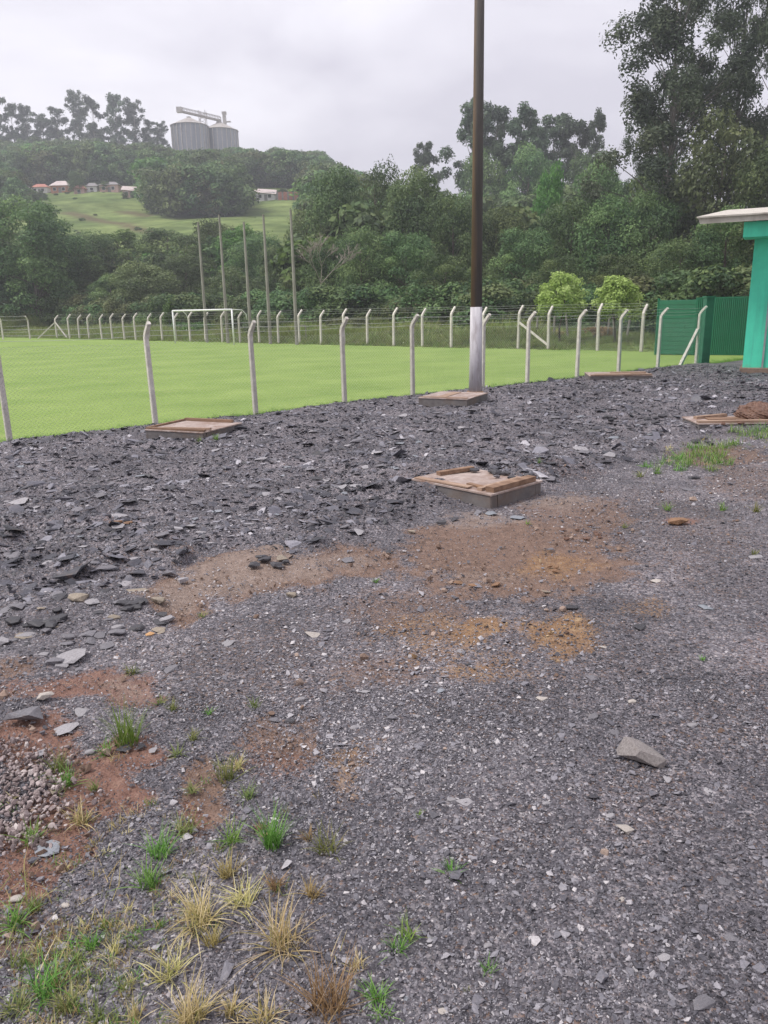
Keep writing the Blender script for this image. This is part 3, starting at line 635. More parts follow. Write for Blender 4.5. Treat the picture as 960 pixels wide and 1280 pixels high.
# ------------------------------------------------------------------ manhole boxes
def manhole(label, c, wx, wy, h, rz, style):
    e = empty('manhole_box', (c[0], c[1], c[2]), rz); tag(e, label, 'manhole', 'concrete manhole boxes with timber covers'); t_ = .10
    b = MB()
    b.box((0, -wy / 2 + t_ / 2, h / 2 - .2), (wx, t_, h + .4), bev=.008).box((0, wy / 2 - t_ / 2, h / 2 - .2), (wx, t_, h + .4), bev=.008)
    b.box((-wx / 2 + t_ / 2, 0, h / 2 - .2), (t_, wy - 2 * t_ - .004, h + .396)).box((wx / 2 - t_ / 2, 0, h / 2 - .2), (t_, wy - 2 * t_ - .004, h + .396))
    b.build('concrete_wall', M['concrete'], e)
    MB().box((0, 0, h + .012), (wx + .02, wy + .02, .022), bev=.003).build('cover_board', M['ply'], e)
    r = rnd
    def plank(a, b2, w_=.07, th=.028, z=0.0, mat='timber'):
        MB().bar((a[0], a[1], h + .024 + th / 2 + z), (b2[0], b2[1], h + .024 + th / 2 + z + r.uniform(0, .01)), w_, th).build('plank', M[mat], e)
    for q in style: plank(*q)
    return e
def place_box(pl, pr, pf, h):
    """left, right and front corner pixels of the top, on the ground raised by h"""
    f = lambda x, y: H0(x, y) - 0.01 + h
    return [hit(*q, f, 60) for q in (pl, pr, pf)]
c = place_box((516, 603), (669, 602), (614, 618), .15)
A_, B_, C_ = c
ang = math.atan2(C_[1] - A_[1], C_[0] - A_[0]); wx = math.hypot(*(C_ - A_)[:2]); wy = max(.8, math.hypot(*(B_ - C_)[:2])); print('box', c, wx, wy)
u_ = np.array([math.cos(ang), math.sin(ang)]); v_ = np.array([-u_[1], u_[0]]); wy = min(wy, .95)
ctr = A_[:2] + u_ * wx / 2 + v_ * wy / 2
main_box = manhole('largest manhole box, concrete with boards and charcoal clods on top, mid-yard', (ctr[0], ctr[1], float(H0(*ctr)) - .01), wx, wy, .15, ang,
    [((wx/2 - .06, -wy/2 + .05), (wx/2 - .06, wy/2 - .08), .10, .05, 0, 'rust'), ((wx/2 - .17, -wy/2 + .03), (wx/2 - .17, wy/2 - .15), .055, .03), ((-wx/2 + .10, -wy/2 + .28), (-wx/2 + .22, wy/2 - .1), .07, .04, 0, 'rust'),
     ((-wx/2 + .02, -wy/2 + .04), (wx/2 - .3, -wy/2 + .045), .08, .012), ((.1, -wy/2 + .16), (wx/2 - .25, -wy/2 + .13), .05, .02, .0, 'rust')])
BOXC = (ctr[0], ctr[1], float(H0(*ctr)) - .01 + .15 + .024, ang, wx, wy)
def quick_box(label, px, py, wx, wy, h, deg, style, sink=0.0):
    p_ = hit(px, py, lambda x, y: H0(x, y) + .05 + h, 60)
    return manhole(label, (p_[0], p_[1], float(H0(p_[0], p_[1])) + .05 - sink), wx, wy, h, R(deg), style), p_
lb_, lbp = quick_box('manhole box by the second fence post with raised rusty-edged pink board cover', 243, 534, 1.22, 1.15, .13, -24,
    [((-.62, -.52), (.62, -.52), .06, .03, 0, 'rust'), ((-.60, .53), (.45, .53), .06, .05, 0, 'rust'), ((-.61, -.5), (-.61, .5), .05, .03, 0, 'rust'), ((-.3, -.44), (.62, -.36), .05, .03, .002)])
mb_, mbp = quick_box('manhole box with pale board cover at the foot of the tall wooden pole', 567, 495, 1.15, 1.3, .15, -27, [((-.55, -.58), (.56, -.58), .06, .014), ((-.1, -.5), (-.12, .5), .22, .010)])
rb_, rbp = quick_box('low manhole cover of stacked boards against the fence, near the far bend', 772, 468, 1.75, 1.3, .10, -8,
    [((-.85, -.6), (.85, -.58), .16, .03), ((-.7, -.35), (.3, -.33), .2, .03), ((-.2, .1), (.8, .05), .25, .04)])
fb_, fbp = quick_box('flat board cover half buried under a red earth heap, before the turquoise building', 925, 526, 1.5, .75, .05, -3,
    [((-.75, -.3), (.7, -.33), .10, .03, 0, 'timber'), ((-.65, .1), (-.1, .34), .08, .04, 0, 'timber'), ((-.5, 0), (.5, .02), .2, .02, 0, 'rust')])

# ------------------------------------------------------------------ silos
sx, sy, _ = at(238, 350); sl = [(at(238, 350), 40), (at(275, 356), 38)]
def silo(px, D, wpx, y_eave, y_apex, label):
    x, y, z = at(px, D, 172); r_ = wpx / FPX * D / 2; ze = z_at(px, y_eave, D); za = z_at(px, y_apex, D)
    e = empty('grain_silo', (x, y, z - 1)); tag(e, label, 'silo', 'grain silos on the hilltop'); hh = ze - z + 1
    n = 48; V = []; F = []; rows = 26
    for i in range(rows + 1):
        for k in range(n):
            a = 2 * math.pi * k / n; rr = r_ + (0.05 if i % 2 else 0); V.append((rr * math.cos(a), rr * math.sin(a), hh * i / rows))
    for i in range(rows):
        for k in range(n): F.append((i * n + k, i * n + (k + 1) % n, (i + 1) * n + (k + 1) % n, (i + 1) * n + k))
    obj('shell', mesh('shell', V, F), M['galv'], e)
    b = MB()
    for k in range(24):
        a = 2 * math.pi * k / 24; b.box(((r_ + .12) * math.cos(a), (r_ + .12) * math.sin(a), hh / 2), (.22, .30, hh), Matrix.Rotation(a, 4, 'Z'))
    st = b.build('stiffener_ribs', M['galvroof'], e); st['kind'] = 'stuff'
    zr = za - z + 1; V = []; F = []
    for i, (q, zz) in enumerate([(1.05, hh - .15), (1.05, hh), (.12, zr - .5), (.12, zr), (0.001, zr + .1)]):
        for k in range(n): a = 2 * math.pi * k / n; V.append((r_ * q * math.cos(a), r_ * q * math.sin(a), zz + (.12 if (k % 4 == 0 and 0 < i < 3) else 0)))
    for i in range(4):
        for k in range(n): F.append((i * n + k, i * n + (k + 1) % n, (i + 1) * n + (k + 1) % n, (i + 1) * n + k))
    obj('roof', mesh('roof', V, F), M['galvroof'], e)
    MB().tube([(0, 0, hh - .1), (0, 0, hh + .05)], r_ * 1.06, 40).build('eave_ring', M['truss'], e)
    return x, y, za
S1 = silo(238, 350, 41, 158, 146, 'taller ribbed galvanised grain silo, the one touching the eucalyptus row')
S2 = silo(276, 358, 39, 164, 152, 'smooth-sided galvanised grain silo under the elevator head, away from the eucalyptus row')
cv = empty('grain_conveyor', (0, 0, 0)); tag(cv, 'inclined truss conveyor bridging the tops of both silos, with elevator head', 'conveyor')
a0 = Vector((S1[0] - 3.0, S1[1], z_at(228, 140, 350))); a1 = Vector((S2[0] + 0.5, S2[1], z_at(277, 151, 357)))
b = MB(); hgt = Vector((0, 0, 1.7))
for o_ in (Vector((0, -.9, 0)), Vector((0, .9, 0))):
    b.bar(a0 + o_, a1 + o_, .25).bar(a0 + o_ + hgt, a1 + o_ + hgt, .16)
    for i in range(15):
        p_ = a0.lerp(a1, i / 14) + o_; b.bar(p_, p_ + hgt, .13)
        if i < 14: b.bar(p_, a0.lerp(a1, (i + 1) / 14) + o_ + hgt, .10)
b.box(tuple((a0 + a1) / 2 + Vector((0, 0, .3))), ((a1 - a0).length, 1.2, .5), (a1 - a0).to_track_quat('X', 'Z').to_matrix().to_4x4())
b.build('truss_bridge', M['truss'], cv)
MB().box(tuple(a0 + Vector((-.6, 0, .8))), (2.2, 2.2, 2.0)).build('drive_head', M['galvroof'], cv)
b = MB(); tx, ty = (a0.x + a1.x) / 2 + .6, a0.y + 4; zt0 = float(HT(tx, ty))
for dx in (-1.3, 1.3):
    for dy in (-1.3, 1.3): b.bar((tx + dx, ty + dy, zt0), (tx + dx, ty + dy, a0.z + 1.2), .22)
for i in range(16):
    z0_ = zt0 + (a0.z - zt0) * i / 16; z1_ = zt0 + (a0.z - zt0) * (i + 1) / 16; b.bar((tx - 1.3, ty - 1.3, z0_), (tx + 1.3, ty - 1.3, z1_), .12).bar((tx + 1.3, ty - 1.3, z0_), (tx - 1.3, ty - 1.3, z1_), .12)
b.build('support_tower', M['truss'], cv)
b = MB(); zt1 = a1.z
b.box((a1.x + 1.6, a1.y, zt1 + .9), (1.3, 1.4, 4.2)).box((a1.x + 1.6, a1.y, zt1 + 3.2), (1.8, 1.8, .9)).box((a1.x + 2.9, a1.y, zt1 - .2), (2.6, 1.2, .35)).box((a1.x - .6, a1.y, zt1 - .9), (2.6, 1.6, .9), Matrix.Rotation(R(25), 4, 'Y'))
b.build('elevator_head', M['galvroof'], cv)

# ------------------------------------------------------------------ houses under the hill wood
def house(px0, px1, y_eave, y_roof, y_base, D, wall, roof, label, hip=True, name='house'):
    xm = (px0 + px1) / 2; x, y = on_hill(xm, y_base); D = y; zb = float(HT(x, y)) - .1; wv = (px1 - px0) / FPX * D * .86; dp = wv * .7
    he = z_at(xm, y_eave, D) - zb; hr = z_at(xm, y_roof, D) - zb
    e = empty(name, (x, y, zb)); tag(e, label, 'house', 'houses at the foot of the hill wood')
    MB().box((0, dp / 2, he / 2 - 2), (wv, dp, he + 4)).build('wall', M[wall], e)
    o_ = .35; x0, x1, y0, y1 = -wv / 2 - o_, wv / 2 + o_, -o_, dp + o_
    if hip: V = [(x0, y0, he), (x1, y0, he), (x1, y1, he), (x0, y1, he), (x0 + wv * .32, dp / 2, hr), (x1 - wv * .32, dp / 2, hr)]; F = [(0, 1, 5, 4), (1, 2, 5), (2, 3, 4, 5), (3, 0, 4), (3, 2, 1, 0)]
    else: V = [(x0, y0, he), (x1, y0, he * .72), (x1, y1, he * .85), (x0, y1, he), (x0, dp / 2, hr), (x1, dp / 2, hr * .86)]; F = [(0, 1, 5, 4), (2, 3, 4, 5), (3, 0, 4), (1, 2, 5), (3, 2, 1, 0)]
    V = [(a, c_, d_ + .02) for a, c_, d_ in V]; obj('roof', mesh('roof', V, F), M[roof], e)
    for fx in ((-.28, .22) if wv > 4 else (0,)):
        f_ = MB().box((wv * fx, -.02, he * .55), (1.0, .08, min(1.0, he * .5))).build('window', M['whitewall'], e)
        MB().box((wv * fx, -.05, he * .55), (.8, .06, min(.8, he * .4))).build('pane', M['dark'], f_)
    MB().box((wv * .02, -.02, he * .36), (.85, .07, he * .72)).build('door', M['greyroof'], e)
    return e
house(63, 87, 232, 225, 241, 242, 'orangewall', 'palertile', 'orange-walled house with pale hipped tile roof above the pasture')
house(39, 60, 234, 229, 241, 240, 'whitewall', 'redtile', 'low white house with faded red roof next to the orange house')
house(108, 122, 233, 228, 240, 250, 'whitewall', 'greyroof', 'grey-roofed house half hidden by trees above the pasture')
house(124, 149, 231, 226, 240, 254, 'pinkwall', 'greyroof', 'long dark-roofed house between the trees above the pasture', True)
house(153, 176, 237, 231, 247, 238, 'pinkwall', 'palertile', 'pink house with sloping white roof at the edge of the dark hill wood', False)
house(170, 188, 241, 237, 247, 240, 'whitewall', 'palertile', 'small white shed beside the pink house, half behind trees', False, 'shed')
house(319, 345, 240, 234, 251, 236, 'whitewall', 'palertile', 'white shed with sloping roof at the top of the smaller pasture', False, 'shed')
house(92, 106, 236, 231, 242, 244, 'pinkwall', 'redtile', 'tiny pink house with red roof between the orange house and the grey-roofed one')
house(20, 36, 235, 230, 243, 243, 'whitewall', 'greyroof', 'grey-roofed house nearest the photo edge on the hill')
house(300, 315, 243, 238, 251, 238, 'pinkwall', 'palertile', 'pale pink shed half behind the dark wood, beside the white shed', False, 'shed')
wd_ = empty('board_fence', (0, 0, 0)); tag(wd_, 'dull reddish board fence at the top of the smaller pasture', 'fence')
for i in range(15):
    px = 347 + i * 2.2; x, y = on_hill(px, 250); zb = float(HT(x, y)); MB().box((x, y, zb + .4), (.50, .06, 3.2 + rnd.uniform(-.2, .2))).build('board', M['redtile'] if i % 3 else M['greyroof'], wd_)

# ------------------------------------------------------------------ trees
def leaf_quads(C, N_, size, jit=0.6, asp=0.55):
    """one pointed four-cornered leaf cluster per centre; returns V (n*4,3)"""
    n = len(C); nn = N_ + rng.normal(0, jit, (n, 3)); nn /= np.linalg.norm(nn, axis=1)[:, None] + 1e-9
    r_ = rng.normal(0, 1, (n, 3)); u = np.cross(nn, r_); u /= np.linalg.norm(u, axis=1)[:, None] + 1e-9; v = np.cross(nn, u)
    sz = size * rng.uniform(.6, 1.35, n)[:, None]
    return np.stack([C - u * sz, C + v * sz * asp, C + u * sz, C - v * sz * asp], 1).reshape(-1, 3)
def crown(name, clumps, nleaf, size, mat, seed=0, fill=.25, asp=.55, droop=0.0):
    """clumps: (cx,cy,cz,rx,rz); leaves spread through an uneven shell of each clump"""
    global rng
    rng = np.random.default_rng(seed); cl = np.array(clumps); wt = cl[:, 3] ** 2; wt /= wt.sum(); k = rng.choice(len(cl), nleaf, p=wt); c = cl[k]
    d = rng.normal(0, 1, (nleaf, 3)); d /= np.linalg.norm(d, axis=1)[:, None]; flip = (d[:, 2] < -.25) & (rng.random(nleaf) < .7); d[flip, 2] *= -1
    rr = np.where(rng.random(nleaf) < fill, rng.uniform(.2, .8, nleaf), rng.uniform(.78, 1.06, nleaf)) * (1 + .22 * np.sin(d[:, 0] * 5 + k * 1.7) * np.cos(d[:, 1] * 5 + k))
    P = c[:, :3] + d * rr[:, None] * np.stack([c[:, 3], c[:, 3], c[:, 4]], 1)
    if droop: P[:, 2] -= droop * rng.random(nleaf) ** 2
    V = leaf_quads(P, d + np.array([0, 0, .35]), size, .55, asp); ct = rng.normal(0, .20, len(cl))
    tone = np.clip(.5 + ct[k] + rng.normal(0, .16, nleaf), 0, 1)
    me = mesh(name, V, np.arange(nleaf * 4).reshape(-1, 4), False, {'tone': np.repeat(tone, 4)}); me.materials.append(mat); return me
def limbs(name, H_, base_r, tips, mat, fork=.3, seed=0, seg=7):
    r = random.Random(seed); b = MB(); top = Vector((r.uniform(-.3, .3), r.uniform(-.3, .3), H_ * .86))
    tr = [Vector((0, 0, -.6)), Vector((r.uniform(-.1, .1), 0, H_ * .25)), Vector((r.uniform(-.25, .25), r.uniform(-.2, .2), H_ * .55)), top]
    b.tube(tr, [base_r * 1.25, base_r * .85, base_r * .55, base_r * .15], seg + 2)
    for tpt in tips:
        t = Vector(tpt); zf_ = max(.12, min(.82, (t.z / H_) * .95 - r.uniform(.06, .16)))
        s_ = tr[1].lerp(tr[2], (zf_ - .25) / .3) if zf_ < .55 else tr[2].lerp(tr[3], (zf_ - .55) / .31)
        if zf_ < .25: s_ = tr[0].lerp(tr[1], zf_ / .25)
        md = s_.lerp(t, .5) + Vector((0, 0, (t - s_).length * .08)); rb = base_r * .34 * (1.1 - zf_)
        b.tube([s_, md, t], [rb, rb * .6, rb * .2], 5, False)
    me = b.me(name, True); me.materials.append(mat); return me
def broad(seed, H_=12, W_=8, low=.12, nl=11000, size=.20, ncl=36, leaf='leaf'):
    r = random.Random(seed); cl = []
    for i in range(ncl):
        f = (i + .5) / ncl; z = H_ * (low + (.93 - low) * f); prof = math.sqrt(max(.06, 1 - ((f - .42) / .64) ** 2))
        a = i * 2.4 + r.uniform(-.6, .6); q = W_ / 2 * prof * r.uniform(.45, .95); rad = W_ * r.uniform(.10, .215) * (0.85 + .3 * prof)
        cl.append((q * math.cos(a), q * math.sin(a), z, rad, rad * r.uniform(.6, .85)))
    return crown('crown', cl, nl, size, M[leaf], seed), limbs('trunk', H_, H_ * .022, [c[:3] for c in cl[::2]], M['bark'], seed=seed)
def eucalyptus(seed, H_=30, W_=11, nl=9000, size=.26, ncl=40, low=.3, leaf='euc', asp=.4, cr=.12):
    r = random.Random(seed); cl = []
    for i in range(ncl):
        f = r.random() ** .85; z = H_ * (low + (1 - low) * f) * .97; prof = (.35 + .65 * math.sin(math.pi * min(1, .25 + f * .72)))
        a = r.uniform(0, 6.28); q = W_ / 2 * prof * r.uniform(.2, 1.0); rad = W_ * r.uniform(cr * .5, cr)
        cl.append((q * math.cos(a), q * math.sin(a), z, rad, rad * r.uniform(.7, 1.2)))
    return crown('crown', cl, nl, size, M[leaf], seed, .35, asp, .6), limbs('trunk', H_, H_ * .010, [c[:3] for c in cl], M['gbark'] if asp < .44 else M['eucbark'], seed=seed)
PROTO = {
 'b': [broad(101 + i, 12, 8.4 + .5 * i, .06, 21000, .135, 38) for i in range(5)],
 'y': [broad(121, 12, 8, .08, 14000, .17, 40, 'leafy')], 'o': [broad(131 + i, 12, 8.5, .10, 14000, .16, 38, 'leafo') for i in range(2)],
 'e': [eucalyptus(141 + i, 30, 10.5, 14000, .27, 62, .20, 'euc', .45, .125) for i in range(4)],
 'E': [eucalyptus(151 + i, 30, 15, 34000, .17, 78, .16, 'euc', .42, .105) for i in range(3)],
 'f': [broad(161 + i, 12, 9, .1, 2600, .42, 24) for i in range(3)], 'h': [eucalyptus(171 + i, 30, 14, 7600, .46, 56, .10, 'euc', .45, .135) for i in range(5)],
}
HB = {'b': 12, 'y': 12, 'o': 12, 'e': 30, 'E': 30, 'f': 12, 'h': 30}; WB = {'b': 10.2, 'y': 9, 'o': 9.5, 'e': 10.2, 'E': 16, 'f': 10, 'h': 10.5}
NM = {'b': 'broadleaf_tree', 'y': 'broadleaf_tree', 'o': 'broadleaf_tree', 'f': 'broadleaf_tree', 'e': 'eucalyptus_tree', 'E': 'eucalyptus_tree', 'h': 'eucalyptus_tree'}
_tc = {}
def tree(px, D, top, wpx, kind, label, group, zb=None):
    x, y, z = at(px, D, (top + hor(px)) / 2 if top > 0 else 190); z = z if zb is None else zb; h = z_at(px, top, D) - z; i = _tc.get(kind, 0); _tc[kind] = i + 1; pr = PROTO[kind][i % len(PROTO[kind])]
    e = empty(NM[kind], (x, y, z), rnd.uniform(0, 6.28)); tag(e, label, 'tree', group); sw = wpx / FPX * D / WB[kind]; sh = h / HB[kind]
    c = obj('crown', pr[0], None, e); t = obj('trunk', pr[1], None, e)
    for o in (c, t): o.scale = (sw, sw, sh)
    return e
T = [
 (40, 96, 250, 128, 'b', 'tall loose-crowned green tree rising highest behind the braced fence corner'),
 (-14, 100, 285, 110, 'b', 'dark tree cut by the photo edge, beside the tallest one at the fence corner'),
 (82, 102, 292, 96, 'b', 'dark-green tree just behind and beside the tall loose-crowned one'),
 (10, 104, 300, 110, 'b', 'dense tree filling the space under the loose-crowned one'),
 (118, 108, 290, 84, 'b', 'dark bushy tree whose top reaches the pasture track'),
 (150, 118, 288, 80, 'y', 'lighter green tree topping the belt just below the pasture'),
 (176, 88, 326, 88, 'o', 'olive-brown tree lower than its neighbours, behind the far fence'),
 (140, 92, 345, 70, 'b', 'dark low tree in the gap behind the thick run of fence posts'),
 (212, 112, 286, 84, 'b', 'rounded green tree below the bend of the pasture, before the dark wood'),
 (232, 96, 318, 80, 'b', 'mid-green tree behind the outer goal post'),
 (262, 108, 276, 86, 'b', 'leafy tree rising between the first two ball-stop poles'),
 (296, 104, 282, 76, 'y', 'paler green tree behind the third ball-stop pole'),
 (326, 100, 294, 80, 'b', 'dark round tree behind the fourth ball-stop pole'),
 (290, 84, 335, 76, 'o', 'low olive-grey tree right behind the goal'),
 (350, 92, 310, 70, 'b', 'dark tree filling the gap beside the bare tree'),
 (384, 86, 262, 66, 'o', 'olive tree standing directly above the bare tree'),
 (424, 84, 214, 104, 'b', 'big tree beginning the tall belt, next to the smaller pasture'),
 (412, 74, 298, 80, 'b', 'dark tree behind the bare tree on its pole side'),
 (470, 88, 206, 96, 'b', 'high dark tree second in the skyline of the tall belt'),
 (452, 68, 285, 84, 'b', 'mid-height tree under the high skyline of the belt'),
 (520, 76, 214, 112, 'b', 'broad light-green tree with the roundest crown, beside the tall wooden pole'),
 (508, 66, 290, 90, 'b', 'dense tree beneath the roundest crown of the belt'),
 (568, 72, 244, 84, 'b', 'dark tree directly behind the tall wooden pole'),
 (556, 60, 318, 80, 'b', 'low dark tree at the foot of the belt by the tall wooden pole'),
 (622, 74, 262, 88, 'b', 'dark tree just past the tall wooden pole, under the misty eucalyptus'),
 (604, 58, 335, 64, 'b', 'low dense tree behind the fence post near the wooden pole'),
 (684, 88, 204, 54, 'y', 'bright green rounded tree standing out before the misty eucalyptus'),
 (655, 64, 285, 92, 'b', 'broad tree behind the first small lime-green tree'),
 (712, 66, 248, 96, 'b', 'wide tree in the belt above the small lime-green trees'),
 (700, 55, 320, 76, 'b', 'dark low tree right behind the first lime-green tree'),
 (762, 64, 246, 96, 'b', 'wide dark tree rising above the second lime-green tree'),
 (745, 84, 206, 90, 'b', 'hazy dark tree rising behind the belt between the misty and the giant eucalyptus'),
 (772, 53, 318, 80, 'b', 'dark low tree right behind the second lime-green tree'),
 (812, 62, 240, 96, 'b', 'dark tree left of the roof slab overhang at mid height'),
 (836, 72, 186, 100, 'b', 'tall dark tree in front of the giant eucalyptus trunks'),
 (848, 52, 300, 88, 'b', 'dark tree behind the green sheet fence, at its ribbed end'),
 (900, 62, 142, 132, 'o', 'big olive-green tree spreading above the roof slab'),
 (905, 52, 262, 96, 'b', 'dark tree under the roof slab, behind the green sheets'),
 (958, 58, 170, 110, 'b', 'dark tree cut by the photo edge above the turquoise building'),
 (960, 50, 262, 90, 'b', 'dark tree behind the turquoise building'),
 (1030, 56, 190, 130, 'b', 'tree standing wholly behind the turquoise building'),
]
for a in T: tree(*a, 'trees of the belt behind the far fence')
EM = [(533, 175, 177, 46, 'e', 'small hazy eucalyptus alone on the skyline of the belt'), (590, 150, 117, 70, 'e', 'tallest misty eucalyptus, directly behind the wooden pole'), (618, 154, 128, 64, 'e', 'misty eucalyptus just past the tall wooden pole'),
      (652, 150, 131, 74, 'e', 'misty eucalyptus second past the wooden pole, with a rounded top'), (690, 156, 141, 70, 'e', 'misty eucalyptus in the thick middle of the distant row'), (672, 150, 148, 60, 'e', 'thin misty eucalyptus between two fuller ones'),
      (716, 152, 146, 62, 'e', 'misty eucalyptus second from the end of the distant row'), (742, 150, 137, 44, 'e', 'last misty eucalyptus of the row, with a thin pointed top'),
      (600, 145, 190, 74, 'b', 'hazy rounded tree at the feet of the misty eucalyptus'), (660, 140, 188, 90, 'b', 'hazy dark tree under the middle of the misty row'), (735, 140, 192, 80, 'b', 'hazy tree under the end of the misty row')]
for a in EM: tree(*a, 'misty trees in the middle distance')
for a in [(838, 66, -70, 225, 'E', 'giant eucalyptus whose loose boughs reach out into the open sky'), (915, 70, -130, 170, 'E', 'giant eucalyptus in the thick of the corner group'), (968, 66, -90, 150, 'E', 'giant eucalyptus cut by the photo edge'),
          (812, 74, 96, 88, 'E', 'shorter eucalyptus with an airy crown low beside the giants')]: tree(*a, 'giant eucalyptus group')
for i, (px, tp, wv) in enumerate([(5, 92, 28), (29, 128, 24), (47, 130, 24), (66, 143, 24), (84, 134, 26), (108, 112, 26), (128, 121, 28), (156, 116, 28), (178, 124, 28), (197, 150, 22), (210, 152, 18)]):
    lb = ['tallest hilltop eucalyptus, cut by the photo edge', 'hilltop eucalyptus just past the tall one at the photo edge', 'hilltop eucalyptus, third in the row', 'short hilltop eucalyptus in the dip of the row', 'hilltop eucalyptus just before the two tall ones',
          'tall hilltop eucalyptus with a narrow crown, first of the tall pair', 'tall hilltop eucalyptus, second of the pair', 'hilltop eucalyptus with gaps of sky through its crown', 'rounder hilltop eucalyptus, third from the silos', 'hilltop eucalyptus second from the silos', 'hilltop eucalyptus touching the first silo'][i]
    tree(px, 335 + (i * 37 % 17), tp, wv, 'h', lb, 'eucalyptus row on the hilltop')
for a in [(60, 150, 252, 34, 'y', 'lone light tree standing up into the pasture'), (103, 232, 214, 20, 'b', 'dark round tree beside the orange house'), (127, 236, 228, 16, 'b', 'small dark tree before the long dark-roofed house'), (140, 234, 226, 16, 'y', 'small green tree before the long dark-roofed house'),
          (202, 205, 232, 22, 'b', 'dark tree at the pasture edge of the hill wood, nearest the pink house'), (358, 230, 236, 14, 'b', 'small tree behind the reddish board fence'), (312, 225, 262, 6, 'b', 'single dark bush on the smaller pasture'), (18, 215, 222, 44, 'b', 'dark tree mass above the pasture at the photo edge')]:
    tree(*a, 'trees on the pasture hill')
# two small lime trees by the fence, several stems
for px, py, tp, wv, lb in ((702, 434, 337, 60, 'small rounded lime-green tree, the taller and nearer to the wooden pole'), (771, 436, 343, 62, 'small dome-crowned lime-green tree, the one nearer the green sheet fence')):
    D = 44.5 if px < 720 else 43.0; x, y, z = at(px, D); h = z_at(px, tp, D) - z; W_ = wv / FPX * D; r = random.Random(px); cl = []
    for i in range(26):
        a = i * 2.4; f = (i + .5) / 26; zz = h * (.40 + .5 * f); q = W_ / 2 * math.sqrt(max(0.05, 1 - ((f - .25) / .85) ** 2)) * r.uniform(.3, .85); cl.append((q * math.cos(a), q * math.sin(a), zz, W_ * .16, W_ * .13))
    e = empty('small_tree', (x, y, z)); tag(e, lb, 'tree', 'small lime-green trees'); obj('crown', crown('crown', cl, 7000, .075, M['lime'], px, .3), None, e)
    obj('trunk', limbs('trunk', h * .9, .06, [c_[:3] for c_ in cl[::2]], M['bark'], seed=px), None, e)
# bare tree
x, y, z = at(398, 64); bt = empty('bare_tree', (x, y, z)); tag(bt, 'leafless bleached tree with fine twigs standing before the dark belt', 'tree')
r = random.Random(4); segs = []
def grow(p, d, ln, rad, dep):
    q = p + d * ln; segs.append((p, q, rad)); 
    if dep == 0: return
    for i in range(3 if dep > 1 else 4):
        nd = (d + Vector((r.uniform(-.8, .8), r.uniform(-.8, .8), r.uniform(-.25, .5)))).normalized(); grow(q, nd, ln * r.uniform(.6, .85), rad * .6, dep - 1)
grow(Vector((0, 0, -.3)), Vector((.04, 0, 1)).normalized(), 2.4, .10, 0); trunk_b = MB(); trunk_b.tube([(0, 0, -.3), (.1, 0, 2.2)], [.12, .09], 7); trunk_b.build('trunk', M['deadwood'], bt)
segs.clear(); grow(Vector((.1, 0, 2.1)), Vector((.1, .1, 1)).normalized(), 1.7, .07, 5)
V = []; F = []
for a, c_, rad in segs:
    d = (c_ - a).normalized(); u = d.orthogonal().normalized(); v = d.cross(u); o_ = len(V)
    for p_, rr in ((a, rad), (c_, rad * .65)):
        for k in range(3): an = k * 2.094; V.append(tuple(p_ + (u * math.cos(an) + v * math.sin(an)) * max(rr, .012)))
    for k in range(3): F.append((o_ + k, o_ + (k + 1) % 3, o_ + 3 + (k + 1) % 3, o_ + 3 + k))
cr_ = obj('crown', mesh('crown', V, F), M['deadwood'], bt)
# bushes along the far fence
def bush(px, D, top, wpx, mat, label, nl=2600, size=.10):
    x, y, z = at(px, D); h = max(.4, z_at(px, top, D) - z); W_ = wpx / FPX * D; r = random.Random(px * 7); cl = []
    for i in range(14): a = i * 2.4; q = W_ / 2 * r.uniform(.1, .75); cl.append((q * math.cos(a), q * math.sin(a), h * r.uniform(.2, .8), W_ * .2, h * .22))
    o = obj('bush', crown('bush', cl, nl, size, M[mat], px, .3)); o.location = (x, y, z); tag(o, label, 'bush', 'bushes behind the far fence')
bush(143, 84, 370, 34, 'leafo', 'yellowish-brown bush behind the dense run of fence posts'); bush(213, 76, 371, 22, 'leafy', 'small bright round-headed bush left of the goal, on a thin stem'); bush(120, 86, 392, 30, 'leafo', 'low yellow-green bush beside the yellowish-brown one')
bush(190, 78, 398, 40, 'leafy', 'low green bush between the yellowish one and the goal'); bush(240, 70, 402, 50, 'leafy', 'low leafy bush inside the goal mouth'); bush(330, 63, 390, 56, 'leafo', 'straggly olive bush between goal and bare tree')
bush(440, 60, 395, 60, 'leafo', 'olive bush behind the fence beside the bare tree'); bush(690, 48, 412, 40, 'tbrown', 'reddish dry brush at the foot of the first lime-green tree', 1500, .07); bush(755, 46, 408, 44, 'tbrown', 'dry reddish scrub between the lime-green trees', 1200, .07)
bush(530, 58, 398, 70, 'leaf', 'dark low bush behind the fence left of the wooden pole'); bush(625, 53, 396, 60, 'leaf', 'dark low bush behind the fence past the wooden pole')

